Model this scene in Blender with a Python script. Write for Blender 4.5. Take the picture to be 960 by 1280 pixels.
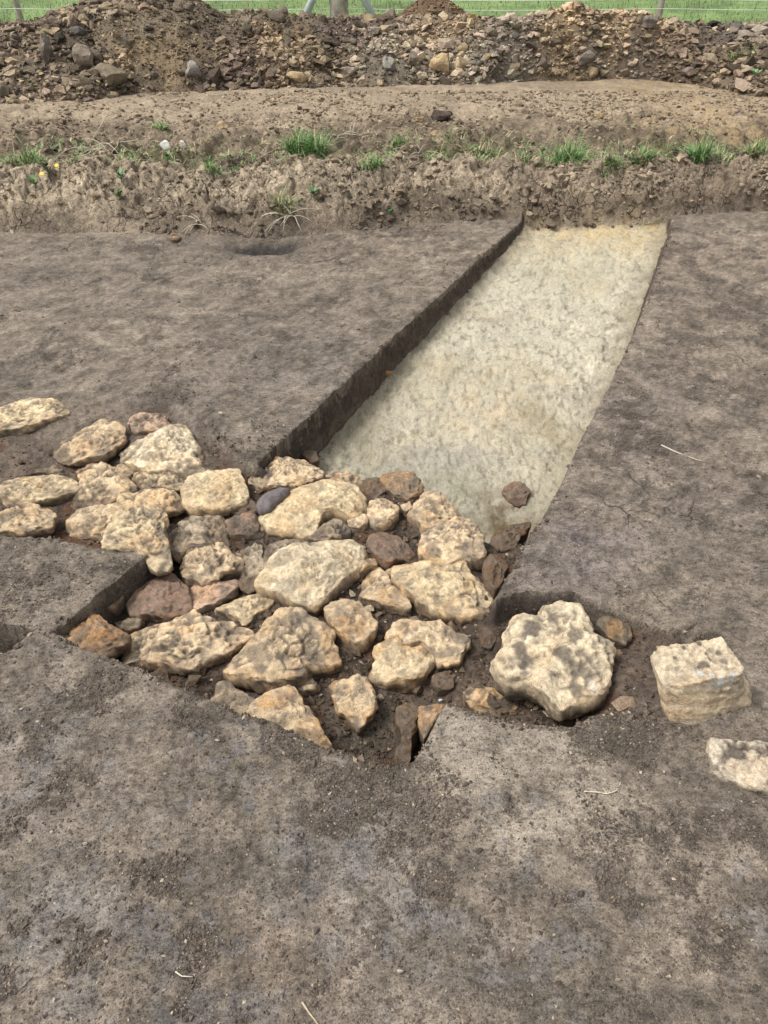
import bpy, math, random
import numpy as np
from mathutils import Vector

for o in list(bpy.data.objects):
    bpy.data.objects.remove(o)
SC = bpy.context.scene
COL = SC.collection
R = math.radians
random.seed(7)

# ------------------------------------------------------------------ camera
CAM_H, PITCH, F = 1.55, R(38.3), 924.0          # metres, radians, focal length in photo pixels
cam_d = bpy.data.cameras.new('camera')
cam = bpy.data.objects.new('camera', cam_d)
COL.objects.link(cam)
cam.location = (0, 0, CAM_H)
cam.rotation_euler = (math.pi / 2 - PITCH, 0, 0)
cam_d.sensor_fit = 'VERTICAL'
cam_d.sensor_height = 36.0
cam_d.lens = 36.0 * F / 1280.0
cam_d.clip_start = 0.05
cam_d.clip_end = 6000
SC.camera = cam
SC.render.resolution_x, SC.render.resolution_y = 768, 1024

# ------------------------------------------------------------------ sky, sun, exposure (bright overcast)
SUN_EL, SUN_AZ = R(60), R(-98)                   # azimuth clockwise from +Y: from the left, a little behind
w = bpy.data.worlds.new('World')
SC.world = w
w.use_nodes = True
nt = w.node_tree
bg = nt.nodes['Background']
sky = nt.nodes.new('ShaderNodeTexSky')
sky.sky_type = 'NISHITA'
sky.sun_disc = False
sky.sun_elevation = SUN_EL
sky.sun_rotation = SUN_AZ
sky.air_density = 1.5
sky.dust_density = 4.0
hs = nt.nodes.new('ShaderNodeHueSaturation')
hs.inputs['Saturation'].default_value = 0.12
nt.links.new(sky.outputs[0], hs.inputs['Color'])
nt.links.new(hs.outputs[0], bg.inputs['Color'])
bg.inputs['Strength'].default_value = 0.10
sd_ = bpy.data.lights.new('sun', 'SUN')
sd_.energy = 1.5
sd_.angle = R(16)
sd_.color = (1.0, 0.955, 0.89)
sun = bpy.data.objects.new('sun', sd_)
COL.objects.link(sun)
dv = Vector((math.sin(SUN_AZ) * math.cos(SUN_EL), math.cos(SUN_AZ) * math.cos(SUN_EL), math.sin(SUN_EL)))
sun.rotation_euler = dv.to_track_quat('Z', 'Y').to_euler()
sun.location = dv * 20
SC.view_settings.view_transform = 'Standard'
SC.view_settings.look = 'None'
SC.view_settings.exposure = 0.90
SC.view_settings.gamma = 1.0

# ------------------------------------------------------------------ helpers: projection
CP, SP = math.cos(PITCH), math.sin(PITCH)

def unproj(u, v, z=0.0):
    """point of the plane height z that the photo shows at pixel (u, v)"""
    u = np.asarray(u, float); v = np.asarray(v, float)
    a = (u - 480) / F; b = (v - 640) / F
    dx, dy, dz = a, CP - b * SP, -SP - b * CP
    t = (z - CAM_H) / dz
    return dx * t, dy * t

def P2(lst, z=0.0):
    a = np.array(lst, float)
    x, y = unproj(a[:, 0], a[:, 1], z)
    return np.stack([x, y], 1)

# ------------------------------------------------------------------ helpers: noise
def _h(ix, iy, iz, seed):
    h = (ix.astype(np.int64) * 374761393 + iy.astype(np.int64) * 668265263 + iz.astype(np.int64) * 2147483647 + seed * 974634777) & 0xFFFFFFFF
    h = ((h ^ (h >> 13)) * 1274126177) & 0xFFFFFFFF
    h = ((h ^ (h >> 16)) * 2246822519) & 0xFFFFFFFF
    h ^= h >> 15
    return (h & 0xFFFFFF) / float(0xFFFFFF)

def vn3(x, y, z, seed=0):
    x0, y0, z0 = np.floor(x), np.floor(y), np.floor(z)
    fx, fy, fz = x - x0, y - y0, z - z0
    fx = fx**3 * (fx * (fx * 6 - 15) + 10); fy = fy**3 * (fy * (fy * 6 - 15) + 10); fz = fz**3 * (fz * (fz * 6 - 15) + 10)
    r = 0
    for i in (0, 1):
        for j in (0, 1):
            for k in (0, 1):
                wgt = (fx if i else 1 - fx) * (fy if j else 1 - fy) * (fz if k else 1 - fz)
                r = r + wgt * _h(x0 + i, y0 + j, z0 + k, seed)
    return r * 2 - 1

def vn2(x, y, seed=0):
    x0, y0 = np.floor(x), np.floor(y)
    fx, fy = x - x0, y - y0
    fx = fx**3 * (fx * (fx * 6 - 15) + 10); fy = fy**3 * (fy * (fy * 6 - 15) + 10)
    zz = np.zeros_like(x0)
    a = _h(x0, y0, zz, seed); b = _h(x0 + 1, y0, zz, seed); c = _h(x0, y0 + 1, zz, seed); d = _h(x0 + 1, y0 + 1, zz, seed)
    return ((a * (1 - fx) + b * fx) * (1 - fy) + (c * (1 - fx) + d * fx) * fy) * 2 - 1

def fb2(x, y, scale, octv=4, seed=0, gain=0.5):
    x = np.asarray(x, float) / scale; y = np.asarray(y, float) / scale
    c, s = math.cos(0.6), math.sin(0.6)
    r = 0; a = 1.0; t = 0
    for o in range(octv):
        r = r + a * vn2(x + 17.3 * o, y - 9.1 * o, seed + o); t += a
        x, y = (c * x - s * y) * 2.03, (s * x + c * y) * 2.03
        a *= gain
    return r / t * 1.6

def fb3(p, scale, octv=4, seed=0, gain=0.5):
    x, y, z = p[:, 0] / scale, p[:, 1] / scale, p[:, 2] / scale
    r = 0; a = 1.0; t = 0
    for o in range(octv):
        r = r + a * vn3(x + 5.3 * o, y, z - 3.7 * o, seed + o); t += a
        x, y, z = (0.8 * x - 0.6 * y) * 2.03, (0.6 * x + 0.8 * y) * 2.03, z * 2.03 + 1.7
        a *= gain
    return r / t * 1.6

def wor2(x, y, scale, seed=0):
    x = x / scale; y = y / scale
    x0, y0 = np.floor(x), np.floor(y)
    f1 = np.full(x.shape, 9.0); f2 = np.full(x.shape, 9.0); idv = np.zeros(x.shape); zz = np.zeros_like(x0)
    for i in (-1, 0, 1):
        for j in (-1, 0, 1):
            cx, cy = x0 + i, y0 + j
            d = np.hypot(cx + 0.1 + 0.8 * _h(cx, cy, zz, seed) - x, cy + 0.1 + 0.8 * _h(cx, cy, zz + 1, seed) - y)
            m = d < f1
            f2 = np.where(m, f1, np.minimum(f2, d)); f1 = np.where(m, d, f1)
            idv = np.where(m, _h(cx, cy, zz + 2, seed), idv)
    return f1, f2, idv

def wor3(p, scale, seed=0):
    x, y, z = p[:, 0] / scale, p[:, 1] / scale, p[:, 2] / scale
    x0, y0, z0 = np.floor(x), np.floor(y), np.floor(z)
    f1 = np.full(x.shape, 9.0); f2 = np.full(x.shape, 9.0)
    for i in (-1, 0, 1):
        for j in (-1, 0, 1):
            for k in (-1, 0, 1):
                cx, cy, cz = x0 + i, y0 + j, z0 + k
                d = np.sqrt((cx + _h(cx, cy, cz, seed) - x)**2 + (cy + _h(cx, cy, cz, seed + 5) - y)**2 + (cz + _h(cx, cy, cz, seed + 9) - z)**2)
                m = d < f1
                f2 = np.where(m, f1, np.minimum(f2, d)); f1 = np.where(m, d, f1)
    return f1, f2

def ss(a, b, x):
    t = np.clip((x - a) / (b - a), 0, 1)
    return t * t * (3 - 2 * t)

# ------------------------------------------------------------------ helpers: objects
def mesh(name, verts, faces, mat=None, col=None, smooth=True, parent=None):
    """faces: (n,3) or (n,4) int array"""
    me = bpy.data.meshes.new(name)
    verts = np.ascontiguousarray(verts, np.float32); faces = np.ascontiguousarray(faces, np.int32)
    n, k = faces.shape
    me.vertices.add(len(verts)); me.vertices.foreach_set('co', verts.ravel())
    me.loops.add(n * k); me.loops.foreach_set('vertex_index', faces.ravel())
    me.polygons.add(n); me.polygons.foreach_set('loop_start', np.arange(0, n * k, k, dtype=np.int32))
    me.polygons.foreach_set('loop_total', np.full(n, k, np.int32))
    me.update(calc_edges=True)
    me.polygons.foreach_set('use_smooth', np.full(n, bool(smooth)))
    if col is not None:
        at = me.attributes.new('Col', 'FLOAT_COLOR', 'POINT')
        c4 = np.ones((len(verts), 4), np.float32); c4[:, :3] = np.clip(col, 0.002, 0.9)
        at.data.foreach_set('color', c4.ravel())
    if mat: me.materials.append(mat)
    ob = bpy.data.objects.new(name, me)
    COL.objects.link(ob)
    if parent: ob.parent = parent
    return ob

def tag(o, label=None, cat=None, group=None, kind=None):
    if label: o['label'] = label
    if cat: o['category'] = cat
    if group: o['group'] = group
    if kind: o['kind'] = kind
    return o

def empty(name, loc):
    o = bpy.data.objects.new(name, None); COL.objects.link(o); o.location = loc; o.empty_display_size = 0.05
    return o

# ------------------------------------------------------------------ materials
def earth_mat(name, fine=0.006, bump=0.5, spot=0.5, light=(0.5, 0.43, 0.33), dark=(0.03, 0.024, 0.02), stretch=None, crack=None, rough=0.92, contrast=0.45, flecks=True):
    m = bpy.data.materials.new(name); m.use_nodes = True
    t = m.node_tree; N = t.nodes; L = t.links
    b = N['Principled BSDF']
    b.inputs['Roughness'].default_value = rough
    b.inputs['Specular IOR Level'].default_value = 0.25
    tc = N.new('ShaderNodeTexCoord'); co = tc.outputs['Object']
    if stretch:
        mp = N.new('ShaderNodeMapping'); mp.inputs['Rotation'].default_value = (0, 0, stretch[0]); mp.inputs['Scale'].default_value = (stretch[1], stretch[2], 1)
        L.new(co, mp.inputs['Vector']); co2 = mp.outputs[0]
    else: co2 = co
    def noise(scale, det, rgh, c=co, dist=0.0):
        n = N.new('ShaderNodeTexNoise'); n.inputs['Scale'].default_value = scale; n.inputs['Detail'].default_value = det
        n.inputs['Roughness'].default_value = rgh; n.inputs['Distortion'].default_value = dist; L.new(c, n.inputs['Vector']); return n.outputs['Fac']
    def mr(v, a, b2, c, d):
        n = N.new('ShaderNodeMapRange'); n.inputs['From Min'].default_value = a; n.inputs['From Max'].default_value = b2
        n.inputs['To Min'].default_value = c; n.inputs['To Max'].default_value = d; L.new(v, n.inputs['Value']); return n.outputs[0]
    def mul(a, b2):
        n = N.new('ShaderNodeMath'); n.operation = 'MULTIPLY'; L.new(a, n.inputs[0])
        if isinstance(b2, (int, float)): n.inputs[1].default_value = b2
        else: L.new(b2, n.inputs[1])
        return n.outputs[0]
    def add(a, b2):
        n = N.new('ShaderNodeMath'); n.operation = 'ADD'; L.new(a, n.inputs[0]); L.new(b2, n.inputs[1]); return n.outputs[0]
    at = N.new('ShaderNodeAttribute'); at.attribute_name = 'Col'
    n1 = noise(0.35 / fine, 6, 0.72, co2, 0.3)
    n2 = noise(0.05 / fine, 5, 0.65, co2, 0.5)
    n3 = noise(1.2 / fine, 3, 0.8)
    g = add(mr(n1, 0.3, 0.7, -contrast, contrast), mr(n2, 0.3, 0.7, -contrast * 0.6, contrast * 0.6))
    g = add(g, mr(n3, 0.3, 0.7, -contrast * 1.0, contrast * 1.0))
    n5 = noise(2.7 / fine, 2, 0.7)
    g = add(g, mr(n5, 0.3, 0.7, -contrast * 0.7, contrast * 0.7))
    one = N.new('ShaderNodeMath'); one.operation = 'ADD'; L.new(g, one.inputs[0]); one.inputs[1].default_value = 1.0
    mx = N.new('ShaderNodeMath'); mx.operation = 'MAXIMUM'; L.new(one.outputs[0], mx.inputs[0]); mx.inputs[1].default_value = 0.22
    vm = N.new('ShaderNodeVectorMath'); vm.operation = 'SCALE'; L.new(at.outputs['Color'], vm.inputs[0]); L.new(mx.outputs[0], vm.inputs['Scale'])
    colr = vm.outputs[0]
    def mixc(c, f, rgb):
        n = N.new('ShaderNodeMix'); n.data_type = 'RGBA'; L.new(f, n.inputs['Factor']); L.new(c, n.inputs['A']); n.inputs['B'].default_value = (*rgb, 1); return n.outputs['Result']
    if flecks:   # pale grit
        v = N.new('ShaderNodeTexVoronoi'); v.inputs['Scale'].default_value = 0.55 / fine; L.new(co, v.inputs['Vector'])
        d = mr(v.outputs['Distance'], 0.10, 0.18, 1, 0)
        sep = N.new('ShaderNodeSeparateColor'); L.new(v.outputs['Color'], sep.inputs[0])
        sel = mr(sep.outputs[0], 0.86, 0.88, 0, 1)
        colr = mixc(colr, mul(mul(d, sel), 0.7 * spot), light)
    n4 = noise(0.75 / fine, 2, 0.5)
    colr = mixc(colr, mr(n4, 0.60, 0.72, 0, spot), dark)
    hgt = add(mul(n1, 1.3), mul(n3, 0.7)); hgt = add(hgt, mul(n2, 1.6))
    if crack:
        nz = N.new('ShaderNodeTexNoise'); nz.inputs['Scale'].default_value = 9; nz.inputs['Detail'].default_value = 4; L.new(co, nz.inputs['Vector'])
        ad = N.new('ShaderNodeMix'); ad.data_type = 'VECTOR'; ad.inputs['Factor'].default_value = 0.12; L.new(co, ad.inputs['A']); L.new(nz.outputs['Color'], ad.inputs['B'])
        v2 = N.new('ShaderNodeTexVoronoi'); v2.feature = 'DISTANCE_TO_EDGE'; v2.inputs['Scale'].default_value = crack[0]; L.new(ad.outputs['Result'], v2.inputs['Vector'])
        cr = mr(v2.outputs['Distance'], 0.0, crack[1], 1, 0)
        msk = noise(crack[0] * 0.35, 3, 0.6); cr = mul(cr, mr(msk, crack[2], crack[2] + 0.1, 0, 1))
        colr = mixc(colr, mul(cr, 0.75), dark)
        hgt = add(hgt, mul(cr, -2.0))
    bp = N.new('ShaderNodeBump'); bp.inputs['Strength'].default_value = bump; bp.inputs['Distance'].default_value = fine
    L.new(hgt, bp.inputs['Height']); L.new(bp.outputs[0], b.inputs['Normal'])
    L.new(colr, b.inputs['Base Color'])
    return m

M_SOIL = earth_mat('trowelled_soil', 0.006, 0.8, 0.5, contrast=0.46, stretch=(R(-32), 0.75, 1.5), crack=(4.5, 0.022, 0.56))
M_PIT = earth_mat('damp_pit_soil', 0.006, 0.9, 0.5)
M_CLAY = earth_mat('pale_clay', 0.007, 0.75, 0.55, dark=(0.13, 0.11, 0.075), stretch=(R(-24), 1.6, 0.7), contrast=0.2, flecks=False)
M_BANK = earth_mat('crumbly_earth', 0.010, 1.0, 0.45, light=(0.55, 0.45, 0.32), crack=(17, 0.045, 0.5))
M_BENCH = earth_mat('rough_topsoil', 0.010, 1.0, 0.5)
M_FIELD = earth_mat('field_turf', 0.03, 0.8, 0.3, light=(0.5, 0.5, 0.35), dark=(0.03, 0.05, 0.015))
M_ROCK = earth_mat('limestone', 0.0045, 1.0, 0.45, light=(0.62, 0.56, 0.45), dark=(0.12, 0.1, 0.08), contrast=0.26)
M_CLOD = earth_mat('loose_earth', 0.008, 0.9, 0.4, contrast=0.38)

def plain_mat(name, rgb, rough=0.7, var=0.25, scale=60, bump=0.2):
    m = bpy.data.materials.new(name); m.use_nodes = True
    t = m.node_tree; N = t.nodes; L = t.links; b = N['Principled BSDF']
    b.inputs['Roughness'].default_value = rough; b.inputs['Specular IOR Level'].default_value = 0.3
    n = N.new('ShaderNodeTexNoise'); n.inputs['Scale'].default_value = scale; n.inputs['Detail'].default_value = 5
    tc = N.new('ShaderNodeTexCoord'); L.new(tc.outputs['Object'], n.inputs['Vector'])
    r = N.new('ShaderNodeValToRGB'); r.color_ramp.elements[0].position = 0.3; r.color_ramp.elements[1].position = 0.7
    r.color_ramp.elements[0].color = (*[c * (1 - var) for c in rgb], 1); r.color_ramp.elements[1].color = (*[min(0.9, c * (1 + var)) for c in rgb], 1)
    L.new(n.outputs['Fac'], r.inputs[0]); L.new(r.outputs[0], b.inputs['Base Color'])
    bp = N.new('ShaderNodeBump'); bp.inputs['Strength'].default_value = bump; bp.inputs['Distance'].default_value = 0.003
    L.new(n.outputs['Fac'], bp.inputs['Height']); L.new(bp.outputs[0], b.inputs['Normal'])
    return m

def leaf_mat():
    m = bpy.data.materials.new('leaf'); m.use_nodes = True
    t = m.node_tree; N = t.nodes; L = t.links; b = N['Principled BSDF']
    b.inputs['Roughness'].default_value = 0.55; b.inputs['Specular IOR Level'].default_value = 0.3
    a = N.new('ShaderNodeAttribute'); a.attribute_name = 'Col'; L.new(a.outputs['Color'], b.inputs['Base Color'])
    return m
M_LEAF = leaf_mat()

# clod objects: colour varies from object to object
def clod_obj_mat(name, cols):
    m = earth_mat(name, 0.008, 0.9, 0.4, contrast=0.3)
    N, L = m.node_tree.nodes, m.node_tree.links
    oi = N.new('ShaderNodeObjectInfo'); r = N.new('ShaderNodeValToRGB'); r.color_ramp.interpolation = 'CONSTANT'
    e = r.color_ramp.elements
    while len(e) < len(cols): e.new(0.5)
    for i, c in enumerate(cols): e[i].position = i / len(cols); e[i].color = (*c, 1)
    L.new(oi.outputs['Random'], r.inputs[0])
    at = [n for n in N if n.type == 'ATTRIBUTE'][0]
    for l in list(at.outputs['Color'].links):
        s = l.to_socket; L.remove(l); L.new(r.outputs[0], s)
    return m
CLOD_COLS = [tuple(1.08 * q for q in c_) for c_ in [(0.15, 0.115, 0.08), (0.19, 0.155, 0.115), (0.12, 0.095, 0.07), (0.26, 0.21, 0.15), (0.17, 0.14, 0.115), (0.23, 0.18, 0.125), (0.14, 0.125, 0.11), (0.36, 0.28, 0.17), (0.2, 0.17, 0.14)]]
M_CLODOBJ = clod_obj_mat('dug_clod', CLOD_COLS)

# ------------------------------------------------------------------ the lie of the land
def rough_poly(poly, step=0.03, amp=0.008, seed=1):
    out = []
    n = len(poly)
    for i in range(n):
        a, b = poly[i], poly[(i + 1) % n]
        k = max(1, int(np.hypot(*(b - a)) / step))
        for j in range(k): out.append(a + (b - a) * j / k)
    p = np.array(out)
    p[:, 0] += amp * fb2(p[:, 0], p[:, 1], 0.09, 3, seed)
    p[:, 1] += amp * fb2(p[:, 0], p[:, 1], 0.09, 3, seed + 50)
    return p

def _sdf(x, y, poly, want_np=False):
    """positive inside"""
    n = len(poly)
    best = np.full(x.shape, 1e9); ins = np.zeros(x.shape, bool); nx = np.zeros(x.shape); ny = np.zeros(x.shape)
    for i in range(n):
        ax, ay = poly[i]; bx, by = poly[(i + 1) % n]
        ex, ey = bx - ax, by - ay
        t = np.clip(((x - ax) * ex + (y - ay) * ey) / (ex * ex + ey * ey + 1e-12), 0, 1)
        qx, qy = ax + t * ex, ay + t * ey
        d = (x - qx)**2 + (y - qy)**2
        m = d < best
        best = np.where(m, d, best)
        if want_np: nx = np.where(m, qx, nx); ny = np.where(m, qy, ny)
        if by != ay:
            c = ((ay > y) != (by > y)) & (x < (bx - ax) * (y - ay) / (by - ay) + ax)
            ins ^= c
    d = np.sqrt(best); d = np.where(ins, d, -d)
    return (d, nx, ny) if want_np else d

class Cut:
    def __init__(s, poly, amp, seed, step=0.03):
        s.c = np.array(poly); s.f = rough_poly(s.c, step, amp, seed)
    def sdf(s, x, y, want_np=False):
        d = np.full(x.shape, -9.0); nx = x.copy(); ny = y.copy()
        lo, hi = s.c.min(0) - 0.1, s.c.max(0) + 0.1
        m = (x > lo[0]) & (x < hi[0]) & (y > lo[1]) & (y < hi[1])
        if not m.any(): return (d, nx, ny) if want_np else d
        xi, yi = x[m], y[m]
        dc = _sdf(xi, yi, s.c)
        near = np.abs(dc) < 0.06
        if near.any():
            r = _sdf(xi[near], yi[near], s.f, True)
            dc[near] = r[0]
            ax_, ay_ = xi.copy(), yi.copy(); ax_[near] = r[1]; ay_[near] = r[2]
            nx[m] = ax_; ny[m] = ay_
        d[m] = dc
        return (d, nx, ny) if want_np else d

TR_NEAR = P2([(322, 578)])[0]
PIT = Cut(P2([(-70, 470), (30, 482), (120, 490), (225, 500), (275, 545), (322, 578), (345, 555), (400, 530), (540, 545), (650, 580), (690, 600), (668, 662),
              (622, 745), (655, 738), (722, 738), (778, 762), (838, 783), (890, 800), (905, 850), (800, 900), (742, 898), (712, 917), (680, 912), (640, 905), (590, 893),
              (560, 884), (548, 897), (515, 955), (498, 960), (466, 958), (415, 938), (360, 912), (300, 889), (240, 866), (155, 829), (66, 793), (120, 742), (184, 692), (130, 684), (60, 672), (0, 668), (-70, 665)]), 0.006, 3)
TRENCH = Cut(np.concatenate([P2([(322, 578), (345, 555), (400, 505), (470, 441), (500, 413), (580, 342), (651, 277)]),
                             P2([(668, 225), (838, 225), (840, 288), (806, 380), (796, 409), (761, 485), (722, 555), (697, 613), (672, 655)]),
                             P2([(648, 662), (606, 662), (560, 625), (525, 600), (450, 598), (400, 592)], -0.06)]), 0.0035, 11)
PALE = Cut(P2([(495, 962), (515, 955), (556, 884), (640, 905), (712, 917), (765, 950), (800, 1010), (835, 1100), (770, 1092), (700, 1052), (640, 1022), (560, 990)]), 0.0, 4)
HOLE = Cut(P2([(-90, 765), (-10, 773), (20, 782), (40, 789), (22, 806), (8, 816), (-90, 830)]), 0.008, 19)

def idw(x, y, pts, z=-0.08, eps=0.002):
    a = np.array(pts, float); px, py = unproj(a[:, 0], a[:, 1], z)
    num = [0] * (a.shape[1] - 2); den = 0
    for i in range(len(a)):
        w_ = 1.0 / ((x - px[i])**2 + (y - py[i])**2 + eps)**1.6
        den = den + w_
        for k in range(len(num)): num[k] = num[k] + w_ * a[i, 2 + k]
    return [n_ / den for n_ in num]

# photo x, photo y, depth, run of the edge
PITC = [(40, 520, .006, .15), (120, 545, .012, .12), (210, 560, .018, .1), (290, 590, .035, .06), (-40, 600, .03, .05), (50, 625, .04, .03), (120, 640, .05, .03), (120, 680, .06, .02), (200, 620, .045, .05),
        (250, 660, .08, .02), (184, 702, .12, .008), (150, 728, .15, .008), (128, 688, .07, .01), (60, 676, .05, .01), (90, 775, .15, .008), (70, 792, .13, .008), (200, 730, .13, .012), (110, 790, .15, .012), (150, 810, .15, .012), (330, 640, .08, .03), (420, 660, .10, .03), (520, 640, .13, .03), (640, 700, .125, .02), (645, 668, .12, .03),
        (330, 740, .13, .02), (240, 840, .15, .012), (330, 860, .15, .012), (400, 900, .17, .012), (470, 930, .21, .014), (510, 930, .23, .016), (530, 870, .20, .016), (460, 760, .14, .02),
        (560, 780, .14, .02), (590, 840, .14, .03), (620, 890, .13, .04), (680, 900, .12, .04), (640, 770, .10, .02), (700, 740, .09, .02), (770, 790, .075, .03), (830, 800, .05, .03), (890, 830, .03, .1), (790, 870, .03, .12)]

_f = P2([(-200, 291), (0, 290), (120, 291), (250, 293), (350, 297), (420, 290), (480, 281), (560, 277), (650, 274), (750, 272), (840, 270), (960, 264), (1160, 262)])
_t = P2([(-200, 214), (0, 214), (150, 214), (260, 216), (380, 212), (460, 208), (600, 208), (720, 206), (800, 206), (880, 204), (960, 208), (1160, 206)], 0.25)
def foot(x): return np.interp(x, _f[:, 0], _f[:, 1]) + 0.02 * fb2(x, x * 0, 0.35, 3, 71)
def brow(x): return np.maximum(np.interp(x, _t[:, 0], _t[:, 1]) + 0.035 * fb2(x, x * 0 + 3, 0.3, 4, 72), foot(x) + 0.13)

def bank_z(x, y):
    f, t = foot(x), brow(x)
    q = (y - f) / (t - f)
    z = 0.25 * (1 - (1 - np.clip(q, 0, 1))**1.7)
    z = np.where(q > 1, 0.25 + 0.08 * ss(0, 2.4, y - t), z) 
    return z, q

# heap crest (photo x, photo y) at its own distance, and its front foot
CREST_D = 9.15
_c = [(-300, 60), (-120, 48), (0, 30), (45, 22), (75, 10), (110, -3), (150, -10), (230, -8), (258, 4), (275, 14), (330, 12), (390, 18), (425, 24), (480, 22), (520, 20), (600, 18), (650, 17), (690, 12), (720, 4), (745, 12), (762, 14), (790, 10), (830, 22), (860, 24), (890, 27), (960, 27), (1100, 35), (1300, 50)]
_cx = []; _cz = []
for u, v in _c:
    a = (u - 480) / F; b = (v - 640) / F
    t = CREST_D / (CP - b * SP); _cx.append(a * t); _cz.append(CAM_H + t * (-SP - b * CP))
_hf = P2([(-400, 150), (-100, 140), (0, 136), (100, 131), (200, 118), (300, 117), (400, 113), (600, 106), (700, 101), (830, 101), (890, 112), (960, 126), (1200, 135)], 0.33)
def heap_z(x, y):
    cz = np.interp(x, _cx, _cz) - 0.03
    ff = np.interp(x, _hf[:, 0], _hf[:, 1]) + 0.06 * fb2(x, x * 0 + 8, 0.5, 3, 81)
    cd = CREST_D + 0.15 * fb2(x, x * 0, 1.2, 2, 82)
    q = np.where(y < cd, (y - ff) / (cd - ff), 1 - (y - cd) / 1.3)
    prof = np.clip(q, 0, 1)
    prof = 1 - (1 - prof)**1.45
    base = 0.31
    z = base - 0.12 + (cz - base + 0.12) * prof
    amp = ss(0, 0.15, q)
    z = z + amp * (0.075 * fb2(x, y, 0.45, 5, 83) + 0.02 * fb2(x, y, 0.08, 2, 84)) * np.where((y > cd - 0.35) & (y < cd + 0.3), 0.28, 1)
    return np.where(q < -0.02, -1.0, z), q

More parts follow.
